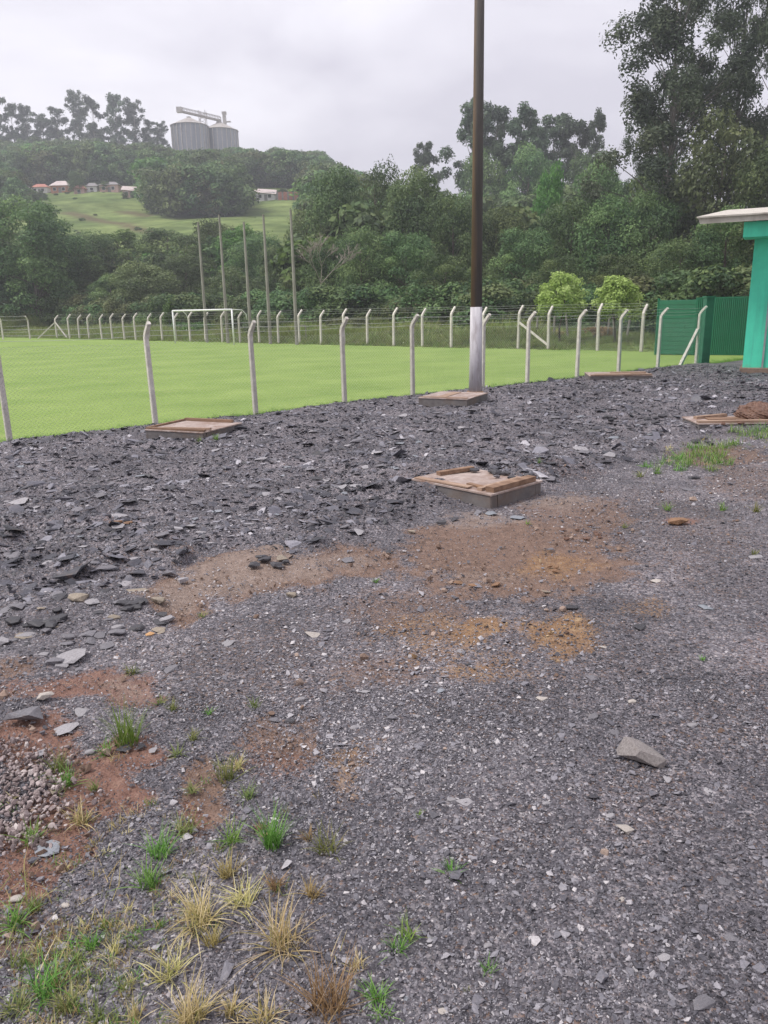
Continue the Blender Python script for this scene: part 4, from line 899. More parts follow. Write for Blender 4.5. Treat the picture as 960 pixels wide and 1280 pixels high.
# ------------------------------------------------------------------ instanced stuff
def gn_scatter(name, pts, rot, scl, tint, protos, kindlabel=None):
    me = mesh(name, pts, np.zeros((0, 4), np.int32))
    for nm, arr in (('rot', rot), ('scl', scl)):
        a = me.attributes.new(nm, 'FLOAT_VECTOR', 'POINT'); a.data.foreach_set('vector', np.asarray(arr, np.float32).ravel())
    a = me.attributes.new('tint', 'FLOAT', 'POINT'); a.data.foreach_set('value', np.asarray(tint, np.float32))
    a = me.attributes.new('pick', 'INT', 'POINT'); a.data.foreach_set('value', rng.integers(0, len(protos), len(pts)).astype(np.int32))
    o = obj(name, me); tag(o, kind='stuff')
    c = bpy.data.collections.new(name + '_shapes')
    for i, p_ in enumerate(protos): c.objects.link(bpy.data.objects.new('%s_shape_%02d' % (name, i), p_))
    ng = bpy.data.node_groups.new(name, 'GeometryNodeTree'); ng.interface.new_socket('Geometry', in_out='INPUT', socket_type='NodeSocketGeometry'); ng.interface.new_socket('Geometry', in_out='OUTPUT', socket_type='NodeSocketGeometry')
    N = ng.nodes.new; L = ng.links.new; gi = N('NodeGroupInput'); go = N('NodeGroupOutput'); ip = N('GeometryNodeInstanceOnPoints'); ci = N('GeometryNodeCollectionInfo')
    ci.inputs['Collection'].default_value = c; ci.inputs['Separate Children'].default_value = True; ci.inputs['Reset Children'].default_value = True; ip.inputs['Pick Instance'].default_value = True
    def na(nm, ty):
        n = N('GeometryNodeInputNamedAttribute'); n.data_type = ty; n.inputs['Name'].default_value = nm; return n.outputs[0]
    L(gi.outputs[0], ip.inputs['Points']); L(ci.outputs[0], ip.inputs['Instance']); L(na('pick', 'INT'), ip.inputs['Instance Index'])
    er = N('FunctionNodeEulerToRotation'); L(na('rot', 'FLOAT_VECTOR'), er.inputs[0]); L(er.outputs[0], ip.inputs['Rotation']); L(na('scl', 'FLOAT_VECTOR'), ip.inputs['Scale'])
    L(ip.outputs[0], go.inputs[0]); md = o.modifiers.new('scatter', 'NODES'); md.node_group = ng; return o
def rock_mesh(name, seed, flat=.5, npt=14, rounded=False, mat=None, elong=1.0, sub=0):
    r = random.Random(seed); b = bmesh.new()
    for i in range(npt):
        v = Vector((r.gauss(0, 1), r.gauss(0, 1), r.gauss(0, 1))).normalized()
        if not rounded: v = Vector((v.x, v.y, max(-.55, min(.55, v.z)))) * r.uniform(.75, 1.1)
        b.verts.new((v.x * .5 * elong, v.y * .5, v.z * .5 * flat))
    h = bmesh.ops.convex_hull(b, input=b.verts); bmesh.ops.delete(b, geom=[v for v in b.verts if not v.link_faces], context='VERTS')
    if sub:
        bmesh.ops.bevel(b, geom=list(b.edges), offset=.02, segments=1, affect='EDGES', clamp_overlap=True)
        bmesh.ops.subdivide_edges(b, edges=list(b.edges), cuts=1, use_grid_fill=True)
        for v in b.verts: v.co += v.normal * r.uniform(-.012, .012)
        bmesh.ops.triangulate(b, faces=b.faces)
    bmesh.ops.recalc_face_normals(b, faces=b.faces); me = bpy.data.meshes.new(name); b.to_mesh(me); b.free()
    if mat: me.materials.append(mat)
    return me
M['shale'] = stone_mat('shale_stone', [(0.0, (0.022, 0.022, 0.029)), (0.33, (0.062, 0.061, 0.076)), (0.62, (0.135, 0.132, 0.157)), (0.82, (0.25, 0.243, 0.275)), (1.0, (0.46, 0.44, 0.465))], True, 0.5)
shl = [rock_mesh('shale_chip', 220 + i, .24 + .06 * (i % 4), 11, mat=M['shale'], elong=1 + .2 * (i % 3)) for i in range(14)]
chips = [rock_mesh('chip', 200 + i, .28 + .05 * (i % 4), 11, mat=M['gravel'], elong=1 + .15 * (i % 3)) for i in range(12)]
bits = [rock_mesh('bit', 300 + i, .55 + .08 * (i % 3), 9, mat=M['gravel']) for i in range(8)]
pebs = [rock_mesh('pebble', 400 + i, .65, 18, True, M['pebble']) for i in range(8)]
def wedge(n, y0, y1, pw, margin=.7):
    """random places in front of the camera, denser near by: depth density ~ y**pw"""
    u = rng.random(n); q = pw + 1
    y = (y0 ** q + u * (y1 ** q - y0 ** q)) ** (1 / q) if abs(q) > 1e-6 else y0 * (y1 / y0) ** u
    x = (rng.random(n) * 2 - 1) * (.56 * y + margin); return x, y
def place(x, y, size, flatrot, sink, ratio=(.75, 1.35)):
    z = H(x, y) ; n = len(x); rot = np.stack([rng.normal(0, flatrot, n), rng.normal(0, flatrot, n), rng.uniform(0, 6.28, n)], 1)
    scl = np.stack([size * rng.uniform(*ratio, n), size * rng.uniform(*ratio, n), size * rng.uniform(.7, 1.3, n)], 1)
    return np.stack([x, y, z + size * sink], 1), rot, scl
rng = np.random.default_rng(77)
# fine gravel
x, y = wedge(260000, 1.15, 11, -.35, 1.2); so = soils(x, y); rb = rubble(x, y); dens = (.35 + .65 * sstep(fbm(x, y, 1.4, 3, 71), -.45, .3)) * (1 - .80 * np.maximum(so[0], so[1])) * (1 - .5 * rb)
k = (rng.random(len(x)) < dens) & (s_near(x, y) > .05); x, y = x[k], y[k]; size = np.clip(rng.lognormal(math.log(.0062), .48, len(x)), .0035, .03) * (1 + .08 * y)
gn_scatter('fine_gravel', *place(x, y, size, .35, .10), np.clip(rng.beta(1.5, 1.6, len(x)) + .30 * fbm(x, y, .8, 4, 98), 0, .93), bits)
x, y = wedge(120000, 1.15, 3.4, -.2, .8); so = soils(x, y); k = rng.random(len(x)) < 1 - .85 * np.maximum(so[0], so[1]); x, y = x[k], y[k]; size = np.clip(rng.lognormal(math.log(.0065), .38, len(x)), .003, .016)
gn_scatter('gravel_fines', *place(x, y, size, .5, .15), np.clip(rng.beta(1.7, 2.0, len(x)) + .25 * fbm(x, y, .8, 4, 98), 0, .9), bits)
x, y = wedge(46000, 1.2, 22, -.2, 1.4); so = soils(x, y); rb = rubble(x, y); dens = (.55 + .45 * sstep(x - .25 * y, -.2, .3) * sstep(-y, -3.2, -2.2)) * (.06 + .94 * sstep(fbm(x + .3 * y, y * .5, 1.1, 4, 73), -.35, .45)) * (1 - .82 * np.maximum(so[0], so[1])) * (1 - .3 * rb)
k = (rng.random(len(x)) < dens) & (s_near(x, y) > .05); x, y = x[k], y[k]; size = np.clip(rng.lognormal(math.log(.0155), .42, len(x)), .007, .055) * (1 + .035 * y)
gn_scatter('coarse_gravel', *place(x, y, size, .25, .12), np.clip(rng.beta(2.0, 1.5, len(x)) + .22 * fbm(x, y, .8, 4, 98), 0, .95), chips[:5] + bits)
# shale rubble
def in_rubble(n, y0, y1, pw):
    x, y = wedge(n, y0, y1, pw, 1.2); rb = rubble(x, y); k = (rng.random(n) < rb * (.55 + .45 * sstep(fbm(x, y, 1.1, 3, 7), -.4, .2))) & (s_near(x, y) > .02)
    for bc, bw in ((BOXC, 1), ): k &= ~((np.abs((x - bc[0]) * math.cos(ang) + (y - bc[1]) * math.sin(ang)) < bc[4] / 2 + .05) & (np.abs(-(x - bc[0]) * math.sin(ang) + (y - bc[1]) * math.cos(ang)) < bc[5] / 2 + .05))
    return x[k], y[k]
x, y = in_rubble(170000, 4.2, 27, -.15); size = np.clip(rng.lognormal(math.log(.024), .45, len(x)), .010, .10) * (.8 + .02 * y)
gn_scatter('small_rubble', *place(x, y, size, .42, .12), np.clip(rng.beta(1.5, 2.1, len(x)) * .95 + .42 * fbm(x, y, .9, 4, 97), 0, 1), shl)
x, y = in_rubble(11000, 4.2, 27, .2); size = np.clip(rng.lognormal(math.log(.062), .52, len(x)), .03, .22)
gn_scatter('shale_rubble', *place(x, y, size, .24, .10, (.8, 1.6)), np.clip(rng.beta(1.4, 1.6, len(x)) * .98 + .3 * fbm(x, y, .9, 4, 97), 0, 1), shl)
# crumbs of soil over the mud patches
crumb_m = {}
for nm_, st_ in (('brown', [(0, (0.13, 0.082, 0.06)), (0.5, (0.24, 0.165, 0.125)), (1, (0.38, 0.29, 0.24))]), ('sandy', [(0, (0.16, 0.09, 0.045)), (0.5, (0.32, 0.21, 0.11)), (1, (0.52, 0.40, 0.26))])): crumb_m[nm_] = stone_mat(nm_ + '_soil_crumb', st_, True, 0.9)
for nm_, idx, cnt_, med in (('brown', (0, 1), 30000, .010), ('sandy', (2, 2), 26000, .008)):
    x, y = wedge(cnt_, 1.3, 12, -.1); so = soils(x, y); rb = rubble(x, y); d_ = np.maximum(so[idx[0]], so[idx[1]]) * (.25 + .75 * sstep(fbm(x, y, 2.2, 3, 79), -.2, .4)) * (1 - .6 * rb)
    k = rng.random(len(x)) < d_ * .75; x, y = x[k], y[k]; size = np.clip(rng.lognormal(math.log(med), .62, len(x)), .004, .07)
    gn_scatter('soil_crumbs', *place(x, y, size, .8, .2), rng.random(len(x)), [rock_mesh('crumb', 450 + i, .7, 14, True, crumb_m[nm_]) for i in range(6)])
# pinkish pebble heap
x, y = wedge(60000, 2.0, 4.6, 0, .6); so = soils(x, y); k = (rng.random(len(x)) < so[3] * .75) & (x < -.6); x, y = x[k], y[k]; size = np.clip(rng.lognormal(math.log(.0155), .32, len(x)), .008, .034)
P_, r_, s_ = place(x, y, size, 1.0, .3); P_[:, 2] += rng.random(len(x)) * .012; gn_scatter('pale_pebbles', P_, r_, s_, rng.random(len(x)), pebs)

# ------------------------------------------------------------------ hill woods and low growth (masses nobody could count)
LIM = ([-100, 0, 100, 140, 200, 230, 260, 290, 330, 360, 392, 405, 440, 480, 530, 600, 700, 800, 1100], [278, 278, 292, 305, 305, 292, 277, 277, 288, 300, 262, 232, 226, 222, 224, 232, 222, 205, 180])
LIM2 = ([-100, 0, 60, 120, 200, 216, 300, 330, 400, 420, 440, 470, 520, 1100], [170, 168, 164, 166, 172, 182, 178, 180, 182, 196, 206, 216, 226, 250])
def mass(name, zones, mat_protos, lim):
    P = []; Rr = []; S = []
    for (px0, px1, D0, D1, n, h0, h1, asp) in zones:
        px = rng.uniform(px0, px1, n); D = rng.uniform(D0, D1, n); dd = CM @ np.stack([(px - 480) / FPX, np.full(n, .43), -np.ones(n)]); x = D * dd[0] / dd[1]; z = HT(x, D); h = rng.uniform(h0, h1, n); li = np.interp(px, *lim); zt_ = np.array([z_at(a_, b_, c_) for a_, b_, c_ in zip(px, li + np.abs(rng.normal(0, 7, n)) + 13 * vn(px / 7.0, D / 14.0, 5), D)]); h = np.minimum(h, zt_ - z); k = h > min(1.6, h0 * .9); x, D, z, h = x[k], D[k], z[k], h[k]; n = len(x)
        P.append(np.stack([x, D, z - .3], 1)); Rr.append(np.stack([0 * x, 0 * x, rng.uniform(0, 6.28, n)], 1)); sc = h / 12; sx_ = np.maximum(sc, h0 / 12 * .8) * asp; S.append(np.stack([sx_, sx_, sc], 1))
    P = np.concatenate(P); return gn_scatter(name, P, np.concatenate(Rr), np.concatenate(S), rng.random(len(P)), mat_protos)
fp = [p_[0] for p_ in PROTO['f']]
fmix = fp + [crown('crown', [(rnd.uniform(-3, 3), rnd.uniform(-3, 3), rnd.uniform(2, 10), 2.2, 1.6) for _ in range(22)], 2400, .42, M[m_], 190 + i) for i, m_ in enumerate(('leafo', 'leafy', 'leaf'))]
mass('hill_woods', [(-90, 222, 256, 318, 430, 8, 13, 1.0), (-90, 210, 318, 332, 60, 9, 15, .9), (190, 296, 196, 300, 200, 9, 13, 1.1), (292, 400, 244, 335, 260, 8, 12.5, 1.1), (392, 470, 150, 330, 260, 9, 13, 1.1), (215, 300, 300, 342, 70, 8, 11, 1.1),
    (-90, 22, 196, 240, 60, 7, 10, 1.0), (300, 420, 330, 350, 50, 9, 12, 1)], fmix, LIM2)
mass('pasture_scrub', [(5, 235, 165, 236, 26, .4, 1.0, 2.2), (290, 390, 190, 234, 8, .4, 1.0, 2)], fmix, ([-100, 1100], [200, 200]))
mass('pasture_edge_trees', [(25, 60, 222, 230, 7, 2.2, 3.6, 1.2), (96, 190, 222, 231, 13, 2.0, 3.6, 1.2), (300, 390, 222, 231, 9, 1.6, 3.0, 1.2)], fmix, ([-100, 1100], [226, 226]))
mass('belt_undergrowth', [(-90, 400, 104, 138, 260, 5, 8.5, 1.1), (380, 1050, 76, 150, 420, 7, 12, 1.1), (560, 860, 120, 148, 130, 12, 17, .9), (400, 560, 100, 140, 90, 11, 15, .9)], fmix, LIM)
fol = [crown('crown', [(rnd.uniform(-3, 3), rnd.uniform(-3, 3), rnd.uniform(2, 9), 3.0, 2.4) for _ in range(12)], 5200, .34, M[m_], 195 + i) for i, m_ in enumerate(('leaf', 'leaf', 'leafo'))]
P = []; u = rng.uniform(-40, 75, 620); b_s = rng.uniform(7, 15, 620); q = BA + np.outer(u, BU) + np.outer(b_s, BN); h = rng.uniform(1.6, 4.2, 620)
gn_scatter('shrub_undergrowth', np.column_stack([q, HT(q[:, 0], q[:, 1]) - .2]), np.stack([0 * u, 0 * u, rng.uniform(0, 6, 620)], 1), np.stack([h / 9, h / 9, h / 12], 1), rng.random(620), fol)

def blades(n, ln, spread, droop, wd, mat, seed, name='grass_tuft', base=.25, seg=4):
    r = np.random.default_rng(seed); V = []; T_ = []; a = r.uniform(0, 6.283, n); tl = np.abs(r.normal(0, spread, n)) ; L_ = ln * r.uniform(.45, 1.1, n)
    br = base * ln * np.sqrt(r.random(n)); ba = r.uniform(0, 6.283, n); bx_ = br * np.cos(ba); by_ = br * np.sin(ba); tone = np.clip(r.normal(.5, .30, n), 0, 1)
    t = np.linspace(0, 1, seg + 1); dirx = np.cos(a); diry = np.sin(a); F = []
    for i in range(n):
        s_ = t * L_[i]; ang_ = tl[i] + droop * t * r.uniform(.4, 1.4); out_ = np.concatenate([[0], np.cumsum(np.sin(ang_[1:]) * np.diff(s_))]); up = np.concatenate([[0], np.cumsum(np.maximum(np.cos(ang_[1:]), -.6) * np.diff(s_))])
        up = np.maximum(up, .004); w_ = wd * (1 - t ** 1.6 * .92) * r.uniform(.7, 1.3); px_ = -diry[i]; py_ = dirx[i]; tw = r.uniform(-.5, .5)
        cx = bx_[i] + dirx[i] * out_; cy = by_[i] + diry[i] * out_; o_ = len(V)
        for j in range(seg + 1):
            V.append((cx[j] - px_ * w_[j] / 2, cy[j] - py_ * w_[j] / 2, up[j] + tw * w_[j] / 2)); V.append((cx[j] + px_ * w_[j] / 2, cy[j] + py_ * w_[j] / 2, up[j] - tw * w_[j] / 2))
            T_ += [min(1, tone[i] * .75 + .25 * t[j])] * 2
        for j in range(seg): F.append((o_ + 2 * j, o_ + 2 * j + 1, o_ + 2 * j + 3, o_ + 2 * j + 2))
    me = mesh(name, V, np.array(F), False, {'tone': T_}); me.materials.append(mat); return me
rg = [blades(26, 1.0, .35, .8, .035, M['rough'], 500 + i, 'rough_grass', .35, 3) for i in range(4)] + [blades(22, 1.0, .4, .9, .04, M['tolive'], 510 + i, 'rough_grass', .4, 3) for i in range(2)]
n = 22000; u = rng.uniform(-30, 70, n); b_s = rng.uniform(-.4, 9, n); q = BA + np.outer(u, BU) + np.outer(b_s, BN)
near_gate = (q[:, 0] > 10.0); h = rng.uniform(.32, .8, n) * np.clip(.45 + b_s / 2.5, .45, 1.6) * (1 + .7 * fbm(q[:, 0], q[:, 1], .35, 3, 88)) * np.where(near_gate, .45, 1)
gn_scatter('rough_grass', np.column_stack([q, np.maximum(HT(q[:, 0], q[:, 1]), 0) - .02]), np.stack([0 * u, 0 * u, rng.uniform(0, 6, n)], 1), np.stack([h, h, h], 1), rng.random(n), rg)
eg = [blades(18, 1.0, .5, .8, .03, M['tgreen'], 520 + i, 'edge_grass', .5, 3) for i in range(3)]
n = 5200; u = rng.uniform(-12, 32, n); b_s = -np.abs(rng.normal(0, .35, n)) + .12; q = FA + np.outer(u, FU) + np.outer(b_s, FN); h = rng.uniform(.05, .15, n)
gn_scatter('edge_grass', np.column_stack([q, np.where(b_s > -.05, H(q[:, 0], q[:, 1]), 0) - .01]), np.stack([0 * u, 0 * u, rng.uniform(0, 6, n)], 1), np.stack([h, h, h], 1), rng.random(n), eg)

# ------------------------------------------------------------------ labels that say where a small thing lies
LMK = [('the largest manhole box', 590, 625), ('the whitewashed pole foot', 594, 500), ('the rusty-edged manhole box', 243, 545), ('the stacked-board cover', 772, 475), ('the red earth heap', 940, 535), ('the lush upright green tuft', 158, 925),
       ('the pinkish pebble heap', 30, 1005), ('the pale mud wash', 330, 715), ('the orange clay clod', 847, 652), ('the large grey-brown rock', 802, 950), ('the yellow sand patch', 705, 795), ('the bright grass patch', 870, 572),
       ('the charcoal clod heap', 326, 700), ('the big straw tuft', 355, 1175), ('the blocky grey stone', 33, 900), ('the bluish slate slab', 60, 1060), ('the second lush tuft', 340, 1055), ('the brown mud patch', 640, 695), ('the long cream stone', 388, 792),
       ('the turquoise building corner', 926, 480), ('the fallen clod pile by the wash', 165, 760), ('the sprawling light green weed', 510, 1165), ('the red soil strip', 110, 1010), ('the pale sandy spot', 430, 955), ('the fence post second from the box', 431, 510), ('the dark slab by the sand', 800, 785)]
LMW = [(n_, G(a, b)[:2]) for n_, a, b in LMK]
used_labels = set(); STEP = ['touching', 'a hand from', 'a foot from', 'half a pace from', 'a pace from', 'two paces from', 'three paces from', 'four paces from', 'well away from']
DL = [.12, .28, .5, .85, 1.3, 2.2, 3.2, 4.5]
def where_label(head, x, y):
    o_ = sorted(LMW, key=lambda q: (q[1][0] - x) ** 2 + (q[1][1] - y) ** 2); best = None
    for n_, p_ in o_[:9]:
        dx, dy = x - p_[0], y - p_[1]; d = math.hypot(dx, dy)
        if d < .04: continue
        st = STEP[int(np.searchsorted(DL, d))]; side = ('on its field side' if dy > 0 else 'on its near side') if abs(dy) > abs(dx) * 1.3 else ('toward the building' if dx > 0 else 'away from the building')
        if abs(dy) > abs(dx) * .45 and abs(dx) > abs(dy) * .45: side = ('beyond' if dy > 0 else 'before') + (' it toward the building' if dx > 0 else ' it away from the building')
        for var in (side,):
            lb = ' '.join(('%s %s %s, %s' % (head, st, n_, var)).split()[:16])
            if lb.lower() not in used_labels: used_labels.add(lb.lower()); return lb
    n1, p1 = o_[0]; n2, p2 = o_[1]
    for a_, b_ in ((o_[0][0], o_[1][0]), (o_[1][0], o_[2][0]), (o_[0][0], o_[2][0]), (o_[0][0], o_[3][0]), (o_[2][0], o_[3][0])):
        lb = ' '.join(('%s between %s and %s' % (head, a_, b_)).split()[:16])
        if lb.lower() not in used_labels: used_labels.add(lb.lower()); return lb
    used_labels.add(lb); return lb

# ------------------------------------------------------------------ stones one can pick out
HR = {}
def hero_mesh(kind, shape, i):
    k = (kind, shape, i)
    if k not in HR:
        sd = hash((kind, shape)) % 1 + 600 + i * 13 + len(kind) * 7 + len(shape)
        if shape == 'slab': HR[k] = rock_mesh('stone', sd, .26, 15, False, SM[kind], 1.35)
        elif shape == 'long': HR[k] = rock_mesh('stone', 733, .6, 26, False, SM[kind], 1.9)
        elif shape == 'block': HR[k] = rock_mesh('stone', sd, .62, 16, False, SM[kind], 1.2)
        elif shape == 'oval': HR[k] = rock_mesh('stone', sd, .5, 34, True, SM[kind], 1.35)
        elif shape == 'lump': HR[k] = rock_mesh('clod', sd, .62, 26, False, SM[kind], 1.15)
    return HR[k]
CW = {'rock': 'grey-brown', 'dark': 'charcoal-black', 'grey': 'mid-grey', 'light': 'pale grey', 'blue': 'bluish-grey', 'tan': 'tan', 'cream': 'cream', 'orange': 'orange', 'clay': 'orange-brown', 'red': 'red-brown'}
SW_ = {'long': 'elongated rock', 'slab': 'flat slab', 'block': 'angular stone', 'oval': 'rounded stone', 'lump': 'crumbly clod'}
stone_i = 0
def stone(px, py, wpx, hpx, kind, shape, label=None, rz=None, sink=.12, base=None, nm='stone'):
    global stone_i
    stone_i += 1; p_ = G(px, py + hpx * .3) if base is None else base; d = math.dist(p_, (0, 0, CAM_Z)); W_ = wpx / FPX * d * .92; el = {'slab': 1.35, 'oval': 1.35, 'long': 1.9}.get(shape, 1.18)
    gz_ = max(.1, (CAM_Z - p_[2]) / d); dep = W_ * (.48 if shape == 'long' else .72) if shape != 'slab' else max(W_ * .5, min(W_ * 1.1, hpx / FPX * d / gz_ * .75))
    o = obj(nm, hero_mesh(kind, shape, stone_i % 6)); f = {'slab': .26, 'long': .6, 'block': .62, 'oval': .5, 'lump': .6}[shape]
    sz = hpx / FPX * d / f * (.55 if shape == 'slab' else .85) * (1.0 if shape == 'long' or W_ > .17 and shape == 'block' else 1.12 - gz_); sz = min(sz, W_ * 1.1)
    o.scale = (W_ / el, dep, sz); o.location = (p_[0], p_[1], p_[2] + sz * f * (.5 - sink) * .8); rz = rnd.uniform(-.5, .5) if rz is None else rz; o.rotation_euler = (rnd.uniform(-.12, .12), rnd.uniform(-.12, .12), rz)
    sizew = 'tiny' if W_ < .06 else ('small' if W_ < .12 else ('hand-sized' if W_ < .2 else 'large'))
    tag(o, label or where_label('%s %s %s' % (sizew, CW[kind], SW_[shape]), p_[0], p_[1]), 'stone' if shape != 'lump' else 'clod', 'stones lying on the yard'); return o
BR = stone(801, 940, 62, 44, 'rock', 'long', 'large grey-brown elongated rock lying alone on the dark gravel', -.62)
stone(33, 893, 50, 28, 'grey', 'block', 'big blocky grey stone at the photo edge above the pebble heap', .1)
stone(83, 907, 36, 18, 'light', 'slab', 'pale flat stone just in front of the big blocky grey one', .3)
stone(58, 866, 24, 24, 'cream', 'block', 'cream-tan knobbly stone standing behind the blocky grey stone', .8)
stone(88, 815, 44, 28, 'light', 'slab', 'large pale slab propped on the dark shale edge', -.5)
stone(60, 1057, 40, 20, 'blue', 'slab', 'bluish slate slab lying on the red soil strip', .45)
stone(388, 791, 38, 12, 'cream', 'slab', 'long cream-coloured flat stone alone in the middle of the fine gravel', .0)
stone(363, 742, 22, 15, 'tan', 'block', 'tan block at the near edge of the pale mud wash', .3)
stone(101, 745, 32, 15, 'tan', 'oval', 'smooth light oval cobble between two dark slabs', .1)
stone(73, 742, 28, 12, 'grey', 'slab', 'dark grey slab touching the smooth oval cobble', .1); stone(116, 749, 20, 16, 'light', 'slab', 'upturned pale slab leaning on the smooth oval cobble', .9)
stone(847, 650, 30, 16, 'clay', 'lump', 'crumbling orange-brown clay clod alone on the gravel', .2, nm='clay_clod'); 
stone(187, 791, 14, 8, 'orange', 'block', 'small bright orange stone beside the muddy wash', .2)
HS = '213,715,22,18,grey,block;229,723,18,18,light,block;173,735,30,13,tan,slab;137,605,19,10,grey,block;20,627,38,9,light,slab;125,617,22,9,grey,slab;328,572,24,9,light,slab;352,695,21,9,tan,slab;426,607,18,9,light,slab;408,607,16,7,dark,slab;407,599,16,8,light,slab;435,698,22,9,grey,slab;488,688,17,7,dark,slab;552,652,16,10,dark,block;568,648,16,9,dark,block;596,640,18,9,grey,block;614,640,18,10,blue,slab;646,645,22,9,blue,slab;514,664,15,8,tan,block;435,557,12,7,light,block;573,555,20,6,dark,slab;593,575,15,8,light,block;730,564,22,6,grey,slab;860,611,18,5,grey,slab;688,686,13,8,grey,block;820,725,20,5,cream,slab;683,738,16,5,tan,slab;945,695,20,5,light,slab;687,597,22,8,grey,slab;660,592,20,8,dark,block;117,798,24,12,grey,slab;133,806,26,10,grey,slab;113,790,26,12,grey,slab;60,785,22,11,grey,slab;5,800,26,18,light,block;98,888,30,14,light,slab;147,783,18,8,light,oval;285,802,20,10,light,slab;155,933,26,12,dark,block;175,932,16,10,dark,block;190,936,16,9,light,slab;70,985,20,12,tan,slab;50,940,20,12,light,slab;113,938,14,12,light,oval;375,873,16,10,light,oval;445,908,19,7,light,slab;490,895,16,12,grey,block;517,894,22,6,light,slab;343,898,17,11,grey,block;362,900,15,10,dark,block;550,862,16,10,blue,block;585,829,10,8,dark,block;575,813,17,7,light,slab;498,986,16,12,light,slab;582,1000,28,12,light,slab;457,863,14,6,light,slab;432,775,16,8,light,slab;800,782,27,10,dark,slab;715,758,22,9,dark,block;740,845,20,8,grey,slab;885,757,24,10,blue,slab;678,872,18,10,cream,block;790,876,12,7,cream,oval;740,894,20,11,grey,block;647,863,16,8,dark,block;832,972,17,10,light,slab;885,988,18,12,light,slab;767,914,18,9,grey,slab;683,1003,12,9,light,oval;763,1018,13,9,light,oval;780,1033,26,20,cream,block;753,808,18,6,cream,slab;778,1125,24,13,cream,slab;880,1250,30,26,grey,block;507,1248,22,15,blue,block;665,1158,14,20,light,slab;540,1137,14,9,light,oval;689,1131,11,7,light,oval;555,1262,15,10,cream,oval;76,1180,18,14,light,oval;20,1122,16,9,cream,oval;82,1130,11,8,cream,oval;208,1078,18,10,light,slab;145,1096,18,9,light,slab;105,1206,34,14,light,slab;45,1262,16,12,light,slab;450,1272,22,14,grey,slab;388,1212,20,16,light,slab;130,1275,18,10,light,slab;480,1075,14,10,light,slab;565,998,14,10,light,oval;905,1100,18,12,grey,slab;930,930,16,7,light,slab;865,905,14,7,light,oval;915,1170,20,12,grey,oval;830,1195,16,10,light,oval;730,1060,16,9,light,slab;640,1060,14,8,light,slab;610,1180,12,9,light,oval;560,900,12,6,light,slab;620,925,12,6,light,slab;655,960,14,7,light,slab'
for q in HS.split(';'):
    a = q.split(','); stone(int(a[0]), int(a[1]), int(a[2]), int(a[3]), a[4], a[5])
# charcoal clod heaps: several lumps each
def clods(px, py, n, spx, spy, w0, w1, kind='dark'):
    for i in range(n): stone(px + rnd.gauss(0, spx), py + rnd.gauss(0, spy), rnd.uniform(w0, w1), rnd.uniform(w0, w1) * .6, kind, 'lump', nm='shale_clod' if kind == 'dark' else 'earth_clod')
for i_ in range(34):
    a_, b_ = rnd.uniform(2, 215), rnd.gauss(785, 26); w_ = rnd.uniform(12, 30); stone(a_, b_, w_, w_ * rnd.uniform(.3, .6), rnd.choice(['grey', 'dark', 'light', 'dark', 'grey', 'tan']), rnd.choice(['slab', 'slab', 'block', 'lump']))
clods(326, 697, 6, 16, 4, 12, 24); clods(167, 757, 6, 14, 5, 14, 26); clods(45, 772, 7, 18, 6, 14, 30); clods(823, 523, 4, 10, 2, 10, 18); clods(763, 520, 3, 7, 2, 9, 16); clods(873, 597, 3, 7, 2, 8, 14)
clods(745, 672, 7, 16, 5, 7, 14, 'red'); clods(720, 660, 4, 16, 4, 7, 12, 'red'); clods(600, 728, 4, 12, 2, 8, 16, 'clay'); clods(150, 653, 4, 6, 2, 8, 14, 'clay'); clods(885, 550, 4, 10, 3, 8, 16); clods(690, 710, 3, 14, 3, 8, 14, 'clay')
# clods lying on the big manhole cover and a red heap on the buried cover
bxz = BOXC[2]; ub = np.array([math.cos(ang), math.sin(ang)]); vb = np.array([-ub[1], ub[0]])
for a_, b_, w_, h_, kd, lb in ((-.22, .30, 16, 10, 'dark', 'charcoal clod on the largest manhole box, toward its rusty plank'), (.02, .38, 18, 12, 'dark', 'tallest charcoal clod heaped at the back of the largest manhole box'), (.12, .22, 11, 8, 'grey', 'small grey clod on the middle of the largest manhole box'),
                               (.24, .33, 14, 7, 'dark', 'flat dark clod on the largest manhole box beside the paired planks'), (-.05, .42, 15, 9, 'dark', 'charcoal clod on the box lid behind the middle grey clod'), (.10, .44, 17, 9, 'dark', 'wide charcoal clod at the very back edge of the box lid'), (.30, -.38, 16, 9, 'clay', 'brown earth clod on the front corner of the largest manhole box'), (.36, -.32, 8, 6, 'cream', 'small cream stone on the brown clod at the box corner')):
    q = np.array(BOXC[:2]) + ub * a_ * BOXC[4] + vb * b_ * BOXC[5]; stone(0, 0, w_, h_, kd, 'lump' if kd != 'cream' else 'block', lb, base=(q[0], q[1], bxz), nm='shale_clod' if kd != 'cream' else 'stone', sink=0.0)
hp = fbp; r = random.Random(3)
heap_b = bmesh.new(); bmesh.ops.create_icosphere(heap_b, subdivisions=5, radius=1)
for v in heap_b.verts:
    c_ = v.co.copy(); nn_ = float(fbm(c_.x + c_.z, c_.y - c_.z, 2.3, 5, 91, .65)); k_ = 1 + .30 * nn_; v.co = Vector((c_.x * .34 * k_, c_.y * .30 * k_, max(-.05, (c_.z * .5 + .12)) * .36 * k_))
me = bpy.data.meshes.new('earth_heap'); heap_b.to_mesh(me); heap_b.free()
ho = obj('earth_heap', me, SM['red']); ho.location = (hp[0] + .33, hp[1] + .1, hp[2] + .03); tag(ho, 'loose red earth heap piled on the buried board cover', 'earth heap')
